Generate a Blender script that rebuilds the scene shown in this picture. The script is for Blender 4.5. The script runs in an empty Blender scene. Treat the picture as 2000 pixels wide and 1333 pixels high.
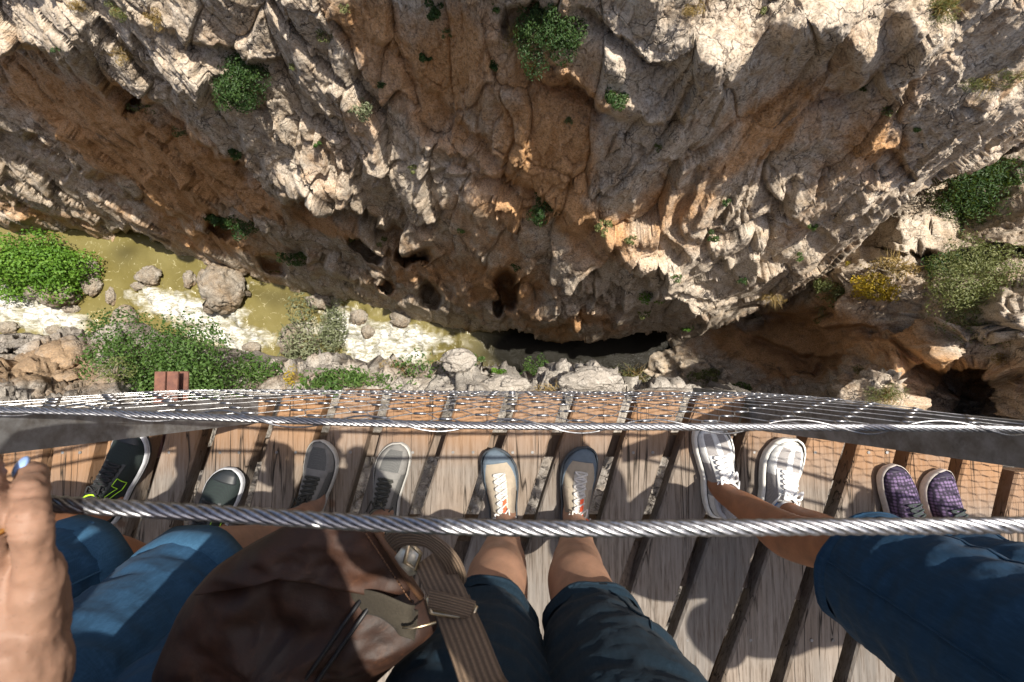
import bpy, bmesh, math, random
import numpy as np
from mathutils import Vector, Matrix
from mathutils.bvhtree import BVHTree

random.seed(7)
RNG = np.random.default_rng(11)
SC = bpy.context.scene
COL = SC.collection
R = math.radians

# ------------------------------------------------------------------ camera
CAM_Z = 1.40
F = 944.4                      # focal length in pixels of the 2000 px wide photograph
TILT = math.atan(53.5 / F)
cam_d = bpy.data.cameras.new('camera'); cam_d.lens = 17.0; cam_d.sensor_width = 36.0
cam_d.clip_start = 0.02; cam_d.clip_end = 600
cam = bpy.data.objects.new('camera', cam_d); COL.objects.link(cam)
cam.location = (0, 0, CAM_Z); cam.rotation_euler = (TILT, 0, 0)
SC.camera = cam
cam_d.dof.use_dof = True; cam_d.dof.focus_distance = 2.2; cam_d.dof.aperture_fstop = 13.0
CT, ST = math.cos(TILT), math.sin(TILT)

def slopes(px, py):
    """world x and y per metre of vertical depth below the camera"""
    cx = (np.asarray(px, float) - 1000) / F; cy = (666.5 - np.asarray(py, float)) / F
    y = cy * CT + ST; z = cy * ST - CT
    return cx / -z, y / -z
def at(px, py, z=0.0):
    sx, sy = slopes(px, py); d = CAM_Z - z
    return Vector((float(sx) * d, float(sy) * d, z))
def ray(px, py):
    sx, sy = slopes(px, py)
    return Vector((float(sx), float(sy), -1)).normalized()

# ------------------------------------------------------------------ light
SUN = Vector((0.33, 0.144, 1.0)).normalized()
elev = math.asin(SUN.z)
az = math.atan2(SUN.x, SUN.y)             # from +y towards +x
world = bpy.data.worlds.new('World'); SC.world = world; world.use_nodes = True
wn = world.node_tree.nodes; wl = world.node_tree.links
sky = wn.new('ShaderNodeTexSky'); sky.sky_type = 'NISHITA'; sky.sun_disc = False
sky.sun_elevation = elev; sky.sun_rotation = az; sky.altitude = 400; sky.dust_density = 4.0; sky.ozone_density = 0.6
wl.new(sky.outputs[0], wn['Background'].inputs[0]); wn['Background'].inputs[1].default_value = 0.115
sd = bpy.data.lights.new('sun', 'SUN'); sd.energy = 5.0; sd.angle = R(0.53); sd.color = (1.0, 0.93, 0.82)
so = bpy.data.objects.new('sun', sd); COL.objects.link(so)
so.rotation_euler = SUN.to_track_quat('Z', 'Y').to_euler(); so.location = (4, 3, 30)
SC.view_settings.view_transform = 'Standard'; SC.view_settings.look = 'None'
SC.view_settings.gamma = 1; SC.view_settings.exposure = 0.75
SC.cycles.use_denoising = True; SC.cycles.max_bounces = 7; SC.cycles.diffuse_bounces = 4
SC.cycles.glossy_bounces = 3; SC.cycles.transmission_bounces = 2; SC.cycles.caustics_reflective = False
SC.cycles.caustics_refractive = False

# ------------------------------------------------------------------ object helpers
def tag(o, label=None, cat=None, group=None, kind=None):
    if label: o['label'] = label
    if cat: o['category'] = cat
    if group: o['group'] = group
    if kind: o['kind'] = kind
    return o
def thing(name, label, cat, loc=(0, 0, 0), rotz=0.0, group=None):
    o = bpy.data.objects.new(name, None); COL.objects.link(o)
    o.location = loc; o.rotation_euler = (0, 0, rotz); o.empty_display_size = 0.05
    return tag(o, label, cat, group)
def link(name, me, mats=None, parent=None, world_space=False):
    o = bpy.data.objects.new(name, me); COL.objects.link(o)
    if mats is not None:
        for m in (mats if isinstance(mats, (list, tuple)) else [mats]): me.materials.append(m)
    if parent is not None:
        o.parent = parent
        if world_space:        # mesh was modelled in world space: undo the parent's transform
            ml = Matrix.Translation(parent.location) @ parent.rotation_euler.to_matrix().to_4x4()
            p = parent.parent
            while p is not None:
                ml = (Matrix.Translation(p.location) @ p.rotation_euler.to_matrix().to_4x4()) @ ml; p = p.parent
            o.matrix_parent_inverse = ml.inverted()
    return o

class MB:
    """collects polygons; build() links them as ONE mesh object"""
    def __init__(s): s.v = []; s.f = []; s.m = []
    def add(s, vs, fs, m=0):
        b = len(s.v); s.v.extend(tuple(v) for v in vs)
        for f in fs: s.f.append(tuple(b + i for i in f)); s.m.append(m)
    def box(s, c, sz, rot=None, m=0, bev=0.0):
        x, y, z = sz[0]/2, sz[1]/2, sz[2]/2
        rings = []
        if bev:
            b = bev
            for zz, i in ((-z, b), (-z + b, 0), (z - b, 0), (z, b)):
                rings.append([(-x+i+b*(i==0), -y+i, zz), (x-i-b*(i==0), -y+i, zz), (x-i, -y+i+b*(i==0), zz), (x-i, y-i-b*(i==0), zz),
                              (x-i-b*(i==0), y-i, zz), (-x+i+b*(i==0), y-i, zz), (-x+i, y-i-b*(i==0), zz), (-x+i, -y+i+b*(i==0), zz)])
            n = 8
        else:
            for zz in (-z, z): rings.append([(-x, -y, zz), (x, -y, zz), (x, y, zz), (-x, y, zz)])
            n = 4
        vs = [Vector(p) for r in rings for p in r]
        if rot is not None: vs = [rot @ v for v in vs]
        vs = [v + Vector(c) for v in vs]
        fs = [tuple(range(n))[::-1], tuple(range((len(rings)-1)*n, len(rings)*n))]
        for k in range(len(rings)-1):
            for i in range(n):
                j = (i+1) % n; fs.append((k*n+i, k*n+j, (k+1)*n+j, (k+1)*n+i))
        s.add(vs, fs, m)
    def tube(s, pts, rad, seg=8, m=0, cap=True, flat=1.0, up=None, round_cap=False):
        pts = [Vector(p) for p in pts]; n = len(pts)
        if not hasattr(rad, '__len__'): rad = [rad]*n
        if round_cap:
            a = (pts[0]-pts[1]).normalized(); b = (pts[-1]-pts[-2]).normalized()
            r0, r1 = rad[0], rad[-1]
            r0m = r0[0] if hasattr(r0, '__len__') else r0; r1m = r1[0] if hasattr(r1, '__len__') else r1
            def sc(r, k): return tuple(q*k for q in r) if hasattr(r, '__len__') else r*k
            pts = [pts[0]+a*r0m*.98, pts[0]+a*r0m*.75] + pts + [pts[-1]+b*r1m*.75, pts[-1]+b*r1m*.98]
            rad = [sc(r0, .2), sc(r0, .7)] + list(rad) + [sc(r1, .7), sc(r1, .2)]; n = len(pts)
        vs = []; fs = []; prev = None
        for i, p in enumerate(pts):
            t = (pts[min(i+1, n-1)] - pts[max(i-1, 0)])
            t = t.normalized() if t.length > 1e-9 else Vector((0, 0, 1))
            if prev is None:
                u = Vector(up) if up is not None else (Vector((0, 0, 1)) if abs(t.z) < .9 else Vector((0, 1, 0)))
            else: u = prev
            u = (u - t*u.dot(t))
            if u.length < 1e-6: u = t.orthogonal()
            u.normalize(); prev = u; w = t.cross(u)
            r = rad[i]; ra, rb = (r if hasattr(r, '__len__') else (r, r*flat))
            for k in range(seg):
                a = 2*math.pi*k/seg
                vs.append(p + w*(math.cos(a)*ra) + u*(math.sin(a)*rb))
        for i in range(n-1):
            for k in range(seg):
                j = (k+1) % seg; fs.append((i*seg+k, i*seg+j, (i+1)*seg+j, (i+1)*seg+k))
        if cap: fs.append(tuple(range(seg))[::-1]); fs.append(tuple(range((n-1)*seg, n*seg)))
        s.add(vs, fs, m)
    def loft(s, rings, seg=20, m=0, pw=2.0):
        """rings of (cx,cy,cz,rx,ry) stacked roughly along z, closed"""
        vs = []; fs = []
        for cx, cy, cz, rx, ry in rings:
            for k in range(seg):
                a = 2*math.pi*k/seg; c, q = math.cos(a), math.sin(a)
                vs.append((cx+rx*math.copysign(abs(c)**(2/pw), c), cy+ry*math.copysign(abs(q)**(2/pw), q), cz))
        n = len(rings)
        for i in range(n-1):
            for k in range(seg):
                j = (k+1) % seg; fs.append((i*seg+k, i*seg+j, (i+1)*seg+j, (i+1)*seg+k))
        fs.append(tuple(range(seg))[::-1]); fs.append(tuple(range((n-1)*seg, n*seg)))
        s.add(vs, fs, m)
    def ball(s, c, r, seg=14, m=0, rot=None):
        rx, ry, rz = r if hasattr(r, '__len__') else (r, r, r)
        vs = []; fs = []; n = max(5, seg//2)
        vs.append((0, 0, -rz))
        for i in range(1, n):
            ph = -math.pi/2 + math.pi*i/n
            for k in range(seg):
                a = 2*math.pi*k/seg; vs.append((rx*math.cos(ph)*math.cos(a), ry*math.cos(ph)*math.sin(a), rz*math.sin(ph)))
        vs.append((0, 0, rz))
        for k in range(seg): fs.append((0, 1+(k+1) % seg, 1+k))
        for i in range(n-2):
            for k in range(seg):
                j = (k+1) % seg; fs.append((1+i*seg+k, 1+i*seg+j, 1+(i+1)*seg+j, 1+(i+1)*seg+k))
        b = 1+(n-2)*seg; e = len(vs)-1
        for k in range(seg): fs.append((b+k, b+(k+1) % seg, e))
        vs = [Vector(v) for v in vs]
        if rot is not None: vs = [rot @ v for v in vs]
        s.add([v+Vector(c) for v in vs], fs, m)
    def mesh(s, name, smooth=True):
        me = bpy.data.meshes.new(name); me.from_pydata(s.v, [], s.f)
        me.polygons.foreach_set('material_index', s.m)
        if smooth: me.polygons.foreach_set('use_smooth', [True]*len(s.f))
        me.update(); return me
    def build(s, name, mats, parent=None, smooth=True, world_space=False):
        return link(name, s.mesh(name, smooth), mats, parent, world_space)

def np_mesh(name, V, Fq, attrs=None, smooth=True):
    """fast mesh from arrays; Fq is (n,4) or (n,3)"""
    me = bpy.data.meshes.new(name); k = Fq.shape[1]
    me.vertices.add(len(V)); me.vertices.foreach_set('co', np.ascontiguousarray(V, np.float32).ravel())
    me.loops.add(Fq.size); me.loops.foreach_set('vertex_index', np.ascontiguousarray(Fq, np.int32).ravel())
    me.polygons.add(len(Fq)); me.polygons.foreach_set('loop_start', np.arange(0, Fq.size, k, dtype=np.int32))
    me.polygons.foreach_set('loop_total', np.full(len(Fq), k, np.int32))
    me.polygons.foreach_set('use_smooth', np.full(len(Fq), smooth))
    for an, arr in (attrs or {}).items():
        a = me.attributes.new(an, 'FLOAT_COLOR', 'POINT')
        c = np.ones((len(V), 4), np.float32); c[:, :3] = arr
        a.data.foreach_set('color', c.ravel())
    me.update(calc_edges=True); me.validate(); return me
def grid_faces(n, m):
    i = np.arange(n*m).reshape(n, m)
    return np.stack([i[:-1, :-1], i[1:, :-1], i[1:, 1:], i[:-1, 1:]], -1).reshape(-1, 4)

# ------------------------------------------------------------------ numpy noise
def _h(ix, iy, iz, seed):
    with np.errstate(over='ignore'):
        h = (ix.astype(np.int64)*374761393 + iy.astype(np.int64)*668265263 + iz.astype(np.int64)*2147483647 + seed*974711) & 0xffffffff
        h = ((h ^ (h >> 13)) * 1274126177) & 0xffffffff
        h = ((h ^ (h >> 15)) * 2246822519) & 0xffffffff
        return (h ^ (h >> 16)) & 0xffffff
def hf(ix, iy, iz, seed): return _h(ix, iy, iz, seed) / float(0xffffff)
def vnoise(P, seed=0):
    i = np.floor(P).astype(np.int64); f = P - i; u = f*f*f*(f*(f*6-15)+10)
    out = 0
    for dx in (0, 1):
        wx = u[..., 0] if dx else 1-u[..., 0]
        for dy in (0, 1):
            wy = u[..., 1] if dy else 1-u[..., 1]
            for dz in (0, 1):
                wz = u[..., 2] if dz else 1-u[..., 2]
                a, b, c = i[..., 0]+dx, i[..., 1]+dy, i[..., 2]+dz
                g = (hf(a, b, c, seed)*2-1)*(f[..., 0]-dx) + (hf(a, b, c, seed+31)*2-1)*(f[..., 1]-dy) + (hf(a, b, c, seed+57)*2-1)*(f[..., 2]-dz)
                out = out + wx*wy*wz*g
    return out*1.4
def fbm(P, oct=4, seed=0, lac=2.1, gain=.5, ridged=False):
    o = 0; a = 1.0; q = P
    for k in range(oct):
        n = vnoise(q, seed+k*13)
        o = o + a*((.35-np.abs(n)) if ridged else n); a *= gain; q = q*lac+7.3
    return o
def worley(P, seed=0):
    """F1, F2, vector from nearest cell point, cell hash"""
    i = np.floor(P).astype(np.int64)
    d1 = np.full(P.shape[:-1], 9e9); d2 = d1.copy(); vec = np.zeros_like(P); cid = np.zeros(P.shape[:-1])
    for dx in (-1, 0, 1):
        for dy in (-1, 0, 1):
            for dz in (-1, 0, 1):
                a, b, c = i[..., 0]+dx, i[..., 1]+dy, i[..., 2]+dz
                q = np.stack([a+hf(a, b, c, seed), b+hf(a, b, c, seed+3), c+hf(a, b, c, seed+5)], -1)
                v = P-q; d = (v*v).sum(-1)
                closer = d < d1
                d2 = np.where(closer, d1, np.minimum(d2, d))
                vec = np.where(closer[..., None], v, vec); cid = np.where(closer, hf(a, b, c, seed+9), cid)
                d1 = np.where(closer, d, d1)
    return np.sqrt(d1), np.sqrt(d2), vec, cid
def sstep(a, b, x):
    t = np.clip((x-a)/(b-a), 0, 1); return t*t*(3-2*t)
def blocks(P, scale, seed, tilt=.9, warp=.35):
    """fractured-rock relief: every cell its own offset and tilt, with grooves between"""
    Q = P/scale
    W = np.stack([vnoise(Q*1.3+11, seed+1), vnoise(Q*1.3+31, seed+2), vnoise(Q*1.3+51, seed+3)], -1)
    Q = Q + W*warp
    d1, d2, vec, cid = worley(Q, seed)
    g = np.stack([np.sin(cid*91.7), np.sin(cid*57.1+1), np.sin(cid*33.3+2)], -1)
    off = (np.sin(cid*123.4))*.55 + (vec*g).sum(-1)*tilt
    edge = d2-d1
    return off, edge, cid
# ------------------------------------------------------------------ materials
def new_mat(name):
    m = bpy.data.materials.new(name); m.use_nodes = True
    return m, m.node_tree.nodes, m.node_tree.links, m.node_tree.nodes['Principled BSDF']
def N(nodes, t, **kw):
    n = nodes.new('ShaderNode'+t)
    for k, v in kw.items():
        if k in ('blend_type', 'operation', 'data_type', 'feature', 'distance', 'attribute_name', 'noise_type', 'interpolation', 'bands_direction', 'wave_type', 'noise_dimensions', 'clamp'):
            setattr(n, k, v)
        else: n.inputs[k].default_value = v
    return n
def mixc(nodes, links, fac, a, b, mode='MIX'):
    n = nodes.new('ShaderNodeMix'); n.data_type = 'RGBA'; n.blend_type = mode
    def put(s, v):
        if isinstance(v, bpy.types.NodeSocket): links.new(v, s)
        elif isinstance(v, (tuple, list)): s.default_value = (*v[:3], 1)
        else: s.default_value = v
    put(n.inputs[0], fac); put(n.inputs[6], a); put(n.inputs[7], b)
    return n.outputs[2]
def mth(nodes, links, op, a, b=0.0, c=None, clamp=False):
    n = nodes.new('ShaderNodeMath'); n.operation = op; n.use_clamp = clamp
    for i, v in enumerate((a, b, c)):
        if v is None: continue
        if isinstance(v, bpy.types.NodeSocket): links.new(v, n.inputs[i])
        else: n.inputs[i].default_value = v
    return n.outputs[0]
def ramp(nodes, links, fac, stops):
    n = nodes.new('ShaderNodeValToRGB'); e = n.color_ramp.elements
    while len(e) < len(stops): e.new(.5)
    for el, (p, c) in zip(e, stops):
        el.position = p; el.color = (*c, 1) if isinstance(c, (tuple, list)) else (c, c, c, 1)
    links.new(fac, n.inputs[0]); return n.outputs[0]
def coords(nodes, links, scale=(1, 1, 1), rot=(0, 0, 0), src='Object'):
    tc = nodes.new('ShaderNodeTexCoord'); mp = nodes.new('ShaderNodeMapping')
    mp.inputs['Scale'].default_value = scale; mp.inputs['Rotation'].default_value = rot
    links.new(tc.outputs[src], mp.inputs[0]); return mp.outputs[0]
def noise_tex(nodes, links, vec, scale, detail=6, rough=.6, dist=0.0):
    n = nodes.new('ShaderNodeTexNoise'); links.new(vec, n.inputs['Vector'])
    n.inputs['Scale'].default_value = scale; n.inputs['Detail'].default_value = detail
    n.inputs['Roughness'].default_value = rough; n.inputs['Distortion'].default_value = dist
    return n.outputs['Fac']
def bump(nodes, links, h, strength, dist, prev=None):
    b = nodes.new('ShaderNodeBump'); b.inputs['Strength'].default_value = strength; b.inputs['Distance'].default_value = dist
    links.new(h, b.inputs['Height'])
    if prev is not None: links.new(prev, b.inputs['Normal'])
    return b.outputs[0]

def rock_material(name, grey, ochre, dark, pale, bump_k=1.0, use_attr=True, strata=0.0):
    m, n, l, p = new_mat(name)
    v = coords(n, l); vs = coords(n, l, (1, 1, .16))
    big = noise_tex(n, l, v, .45, 5, .6, .3); mid = noise_tex(n, l, v, 2.2, 8, .65, .2); fine = noise_tex(n, l, v, 14, 8, .7)
    streak = noise_tex(n, l, vs, 1.6, 7, .65, .4)
    c = mixc(n, l, ramp(n, l, mid, [(.3, 0), (.72, 1)]), grey, pale)
    if use_attr:
        at_ = N(n, 'Attribute', attribute_name='tint'); sep = n.new('ShaderNodeSeparateColor'); l.new(at_.outputs['Color'], sep.inputs[0])
        och = mth(n, l, 'MULTIPLY_ADD', sep.outputs[0], 1.35, mth(n, l, 'MULTIPLY_ADD', big, 1.4, -.74))
    else:
        och = mth(n, l, 'MULTIPLY_ADD', big, 2.0, -.75)
    och = mth(n, l, 'MULTIPLY_ADD', mth(n, l, 'SUBTRACT', streak, .5), 1.0, och, True)
    c = mixc(n, l, ramp(n, l, och, [(.10, 0), (.62, .95)]), c, ochre)
    if use_attr: c = mixc(n, l, mth(n, l, 'MULTIPLY', sep.outputs[2], ramp(n, l, noise_tex(n, l, v, .9, 6, .65, .5), [(.36, .1), (.6, .95)])), c, tuple(q*1.02 for q in pale))
    st = ramp(n, l, streak, [(.54, 0), (.68, 1)])
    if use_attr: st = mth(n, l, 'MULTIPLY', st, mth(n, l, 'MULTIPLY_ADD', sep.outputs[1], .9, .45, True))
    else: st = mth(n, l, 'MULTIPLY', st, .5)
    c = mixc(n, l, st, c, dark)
    c = mixc(n, l, ramp(n, l, fine, [(.32, .75), (.52, 0)]), c, dark)
    c = mixc(n, l, ramp(n, l, fine, [(.56, 0), (.72, .5)]), c, pale)
    spk = noise_tex(n, l, v, 24, 10, .85)
    c = mixc(n, l, ramp(n, l, spk, [(.34, .6), (.5, 0)]), c, dark); c = mixc(n, l, ramp(n, l, spk, [(.52, 0), (.68, .45)]), c, pale)
    # hairline joints and lichen
    wv = n.new('ShaderNodeTexVoronoi'); wv.feature = 'DISTANCE_TO_EDGE'; wv.inputs['Scale'].default_value = 1.0
    dv = n.new('ShaderNodeVectorMath'); dv.operation = 'ADD'
    nz = n.new('ShaderNodeTexNoise'); l.new(v, nz.inputs['Vector']); nz.inputs['Scale'].default_value = 1.2; nz.inputs['Detail'].default_value = 5
    l.new(v, dv.inputs[0]); l.new(nz.outputs['Color'], dv.inputs[1]); l.new(dv.outputs[0], wv.inputs['Vector'])
    crack = ramp(n, l, wv.outputs['Distance'], [(0.0, 1), (.020, 0)])
    wv3 = n.new('ShaderNodeTexVoronoi'); wv3.feature = 'DISTANCE_TO_EDGE'; wv3.inputs['Scale'].default_value = 1.0
    sc3 = n.new('ShaderNodeVectorMath'); sc3.operation = 'MULTIPLY'; l.new(dv.outputs[0], sc3.inputs[0]); sc3.inputs[1].default_value = (2.6, 2.6, .9); l.new(sc3.outputs[0], wv3.inputs['Vector'])
    crack3 = mth(n, l, 'MULTIPLY', ramp(n, l, wv3.outputs['Distance'], [(0.0, 1), (.035, 0)]), ramp(n, l, noise_tex(n, l, v, .7, 3, .6), [(.47, 0), (.56, .9)]))
    crack = mth(n, l, 'MAXIMUM', crack, crack3)
    cm = mth(n, l, 'MULTIPLY', crack, ramp(n, l, noise_tex(n, l, v, 1.1, 4, .6), [(.42, .12), (.55, .95)]))
    if use_attr: cm = mth(n, l, 'MULTIPLY', cm, mth(n, l, 'MULTIPLY_ADD', sep.outputs[0], -1.4, 1.0, True))
    c = mixc(n, l, cm, c, (.05, .04, .033))
    lich = ramp(n, l, noise_tex(n, l, v, 5.5, 6, .7), [(.62, 0), (.7, .55)])
    if use_attr: c = mixc(n, l, mth(n, l, 'MULTIPLY', lich, mth(n, l, 'MULTIPLY_ADD', sep.outputs[2], 1.0, .25, True)), c, (.62, .6, .56))
    if strata:
        wv2 = n.new('ShaderNodeTexWave'); wv2.bands_direction = 'Z'; wv2.inputs['Scale'].default_value = .8; wv2.inputs['Distortion'].default_value = 5
        wv2.inputs['Detail'].default_value = 4; l.new(v, wv2.inputs['Vector'])
        c = mixc(n, l, mth(n, l, 'MULTIPLY', wv2.outputs['Fac'], strata), c, dark)
    l.new(c, p.inputs['Base Color']); p.inputs['Roughness'].default_value = .88
    p.inputs['Specular IOR Level'].default_value = .25
    b = bump(n, l, mid, .45*bump_k, .20)
    b = bump(n, l, fine, .75*bump_k, .05, b)
    b = bump(n, l, noise_tex(n, l, v, 60, 5, .7), .35*bump_k, .012, b)
    inv = mth(n, l, 'SUBTRACT', 1.0, cm)
    b = bump(n, l, inv, .7*bump_k, .05, b)
    l.new(b, p.inputs['Normal'])
    return m

M = {}
M['rock'] = rock_material('limestone', (.42, .31, .20), (.54, .29, .118), (.045, .032, .022), (.63, .56, .47))
M['rock_near'] = rock_material('near limestone', (.31, .275, .235), (.33, .22, .125), (.09, .078, .065), (.44, .41, .365))  # own tones of the near rock, greyer than the cliff
M['boulder'] = rock_material('boulder rock', (.22, .185, .14), (.25, .165, .085), (.06, .05, .04), (.36, .33, .285), .8, False)

# ------------------------------------------------------------------ gorge sheets
GD = 36.0                                        # vertical distance from the camera to the river
def smooth_interp(x, xs, ys):
    s = 0
    for o, w in ((-1, .2), (-.5, .2), (0, .2), (.5, .2), (1, .2)): s = s + w*np.interp(x+o*1.5, xs, ys)
    return s
def wall_y(x, d):
    xb = [-120, -60, -38, -26.7, -15.2, -3.8, 3.8, 10, 16, 30, 90]
    yb = [26, 15, 10.9, 8.9, 5.6, 2.9, 1.5, 1.4, 2.2, 8, 36]
    k = np.interp(x, [-30, -10, 0, 10, 25], [.290, .290, .325, .325, .315])
    h = GD-d; T = sstep(-7, 2, x)*(1-sstep(13, 20, x))
    h = h - T*7.5*(1-np.exp(-np.maximum(h, 0)/7.5))*.8
    return smooth_interp(x, xb, yb) + k*h
def wall_depth(px, py):
    sx, sy = slopes(px, py); lo = np.full(px.shape, 2.0); hi = np.full(px.shape, 70.0)
    for _ in range(42):
        m = (lo+hi)/2; g = sy*m - wall_y(sx*m, m)
        hi = np.where(g > 0, m, hi); lo = np.where(g > 0, lo, m)
    return (lo+hi)/2
def seg_dist(px, py, line):
    """signed distance in photo pixels to a polyline (positive on the lower / right side) and a 0..1 end fade"""
    best = np.full(px.shape, 1e9); sgn = np.zeros(px.shape)
    tot = 0; ls = []
    for a, b in zip(line[:-1], line[1:]): ls.append(math.hypot(b[0]-a[0], b[1]-a[1])); tot += ls[-1]
    acc = 0; along = np.zeros(px.shape)
    for (a, b), L in zip(zip(line[:-1], line[1:]), ls):
        dx, dy = (b[0]-a[0])/L, (b[1]-a[1])/L
        t = np.clip((px-a[0])*dx + (py-a[1])*dy, 0, L)
        qx, qy = px-(a[0]+dx*t), py-(a[1]+dy*t); d = np.hypot(qx, qy)
        s = dx*qy - dy*qx
        m = d < best
        best = np.where(m, d, best); sgn = np.where(m, np.sign(s), sgn); along = np.where(m, (acc+t)/tot, along); acc += L
    return best*sgn, np.clip(np.minimum(along, 1-along)*8, 0, 1)
def blob(px, py, x, y, rx, ry, rot=0.0):
    c, s = math.cos(R(rot)), math.sin(R(rot)); dx, dy = px-x, py-y
    u, v = (dx*c+dy*s)/rx, (-dx*s+dy*c)/ry
    return np.exp(-(u*u+v*v))
def pit(px, py, x, y, rx, ry, rot=0.0):
    c, s = math.cos(R(rot)), math.sin(R(rot)); dx, dy = px-x, py-y
    u, v = (dx*c+dy*s)/rx, (-dx*s+dy*c)/ry
    return 1-sstep(.55, 1.0, np.hypot(u, v))

# image-read features of the far wall: ledges (overhanging edges), pits, bulges, ochre and pale zones
LEDGES = [([(-150, 20), (0, 78), (110, 104), (230, 165), (330, 215), (440, 290), (520, 345), (565, 392)], .085, 70),
          ([(-60, 230), (60, 270), (160, 330), (290, 385), (390, 465), (430, 500)], .06, 46),
          ([(170, 0), (240, 60), (340, 120), (400, 175), (470, 235), (540, 330), (600, 385)], .03, 30),
          ([(555, 388), (640, 384), (700, 402), (760, 446), (810, 476), (855, 505)], .10, 48),
          ([(560, 455), (640, 520), (720, 560), (800, 600)], .05, 30),
          ([(300, 0), (420, 70), (560, 120), (640, 200), (760, 260)], .035, 30),
          ([(700, 20), (800, 130), (860, 220), (960, 300), (1040, 380), (1150, 420)], .03, 26),
          ([(1040, 90), (1130, 165), (1210, 215), (1290, 224), (1365, 197), (1440, 160), (1540, 112), (1640, 20)], .07, 55),
          ([(1010, 120), (1060, 150), (1120, 165), (1200, 195)], .05, 30),
          ([(1560, 185), (1650, 190), (1700, 165), (1720, 150)], .055, 40),
          ([(1130, 0), (1180, 40), (1230, 60), (1330, 130)], .04, 26),
          ([(1660, 290), (1740, 270), (1790, 350)], .05, 34),
          ([(1150, 410), (1200, 470), (1235, 500), (1290, 585)], .05, 40),
          ([(1500, 370), (1560, 430), (1640, 470)], .03, 25),
          ([(860, 280), (900, 310), (990, 350), (1080, 390)], .03, 28),
          ([(820, 330), (900, 345), (980, 340), (1020, 372)], .03, 22),
          ([(1060, 440), (1150, 455), (1200, 480)], .03, 26),
          ([(1400, 300), (1360, 360), (1330, 430), (1390, 470), (1470, 560)], .025, 30)]
PITS = [(815, 488, 36, 26, 10, .13), (992, 560, 27, 46, -8, .17), (975, 600, 16, 18, 0, .14), (845, 575, 27, 32, -20, .10), (755, 556, 22, 17, 30, .10),
        (720, 470, 46, 26, 40, .10), (650, 590, 26, 12, 15, .10), (370, 545, 14, 22, 0, .09), (265, 200, 12, 14, 0, .05),
        (1500, 620, 40, 12, 0, .08), (430, 440, 40, 22, 35, .06), (530, 520, 40, 16, 25, .06), (1020, 40, 50, 40, 0, .05), (120, 470, 90, 18, 5, .08), (270, 470, 60, 18, 15, .08)]
BULGES = [(150, 60, 70, 45, 35, .10), (390, 130, 60, 35, 45, .06), (60, 90, 60, 30, 30, .05), (1390, 110, 75, 70, 0, .17), (1570, 50, 100, 60, -30, .16), (1680, 110, 45, 65, -30, .13),
          (1800, 70, 60, 70, 20, .11), (1750, 400, 60, 30, -45, .04), (1270, 515, 55, 30, 20, .10), (1290, 590, 50, 30, 10, .10), (1150, 630, 70, 30, 10, .05), (1380, 600, 60, 30, 20, .09),
          (620, 350, 60, 26, 20, .07), (720, 330, 60, 50, 30, .03), (900, 370, 70, 45, 10, .04), (1050, 640, 60, 30, 0, .03), (430, 560, 40, 25, 0, .05), (1250, 200, 60, 30, 25, .05), (1200, 110, 60, 40, 20, .05),
          (1660, 480, 50, 30, -50, .05), (20, 430, 50, 20, 10, .05), (1900, 200, 120, 50, -25, .05), (1480, 450, 70, 50, 40, .03)]
OCHRE = [(180, 220, 210, 60, 28, .75), (420, 340, 120, 45, 32, .7), (640, 425, 70, 30, 30, .8), (1080, 260, 110, 110, 0, .8), (880, 90, 110, 90, 40, .55), (820, 190, 100, 80, 40, .5), (1150, 430, 90, 40, 25, .9),
         (1490, 250, 150, 60, -45, .75), (1310, 420, 80, 60, 0, .4), (990, 380, 100, 60, 10, .45), (1720, 270, 70, 40, 0, .5), (450, 480, 130, 40, 25, .5), (100, 420, 160, 40, 10, .35), (850, 530, 120, 60, 10, .45),
         (1000, 540, 80, 70, 0, .4), (1110, 640, 90, 30, 0, .45), (250, 300, 180, 60, 30, .7), (740, 70, 90, 60, 30, .4)]
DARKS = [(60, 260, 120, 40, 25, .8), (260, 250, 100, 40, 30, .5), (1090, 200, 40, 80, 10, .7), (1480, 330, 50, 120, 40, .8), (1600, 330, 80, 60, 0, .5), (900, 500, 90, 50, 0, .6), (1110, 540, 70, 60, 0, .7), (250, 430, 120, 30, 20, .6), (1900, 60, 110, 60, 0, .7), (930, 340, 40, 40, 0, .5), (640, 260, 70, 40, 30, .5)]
PALES = [(1270, 90, 160, 90, 0, .6), (750, 300, 120, 80, 30, .5), (600, 330, 80, 50, 30, .6), (1300, 560, 150, 80, 20, .7), (1600, 40, 120, 80, 0, .6), (250, 70, 200, 60, 30, .6), (900, 360, 80, 40, 0, .5), (1400, 470, 120, 90, 0, .5), (700, 170, 90, 80, 40, .4)]
SMOOTHS = [(200, 240, 260, 80, 28, .9), (1100, 260, 110, 110, 0, .6), (1450, 290, 170, 80, -45, .9), (900, 540, 170, 70, 10, .8), (350, 430, 260, 60, 25, .7), (640, 440, 90, 40, 30, .9)]
def zsum(px, py, zones, seed):
    wx = px + 40*vnoise(np.stack([px/110, py/110, px*0], -1), seed); wy = py + 40*vnoise(np.stack([px/110, py/110, px*0+5], -1), seed+1)
    s = 0
    for (x, y, rx, ry, rot, a) in zones: s = s + a*blob(wx, wy, x, y, rx, ry, rot)
    return np.clip(s, 0, 1)

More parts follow.
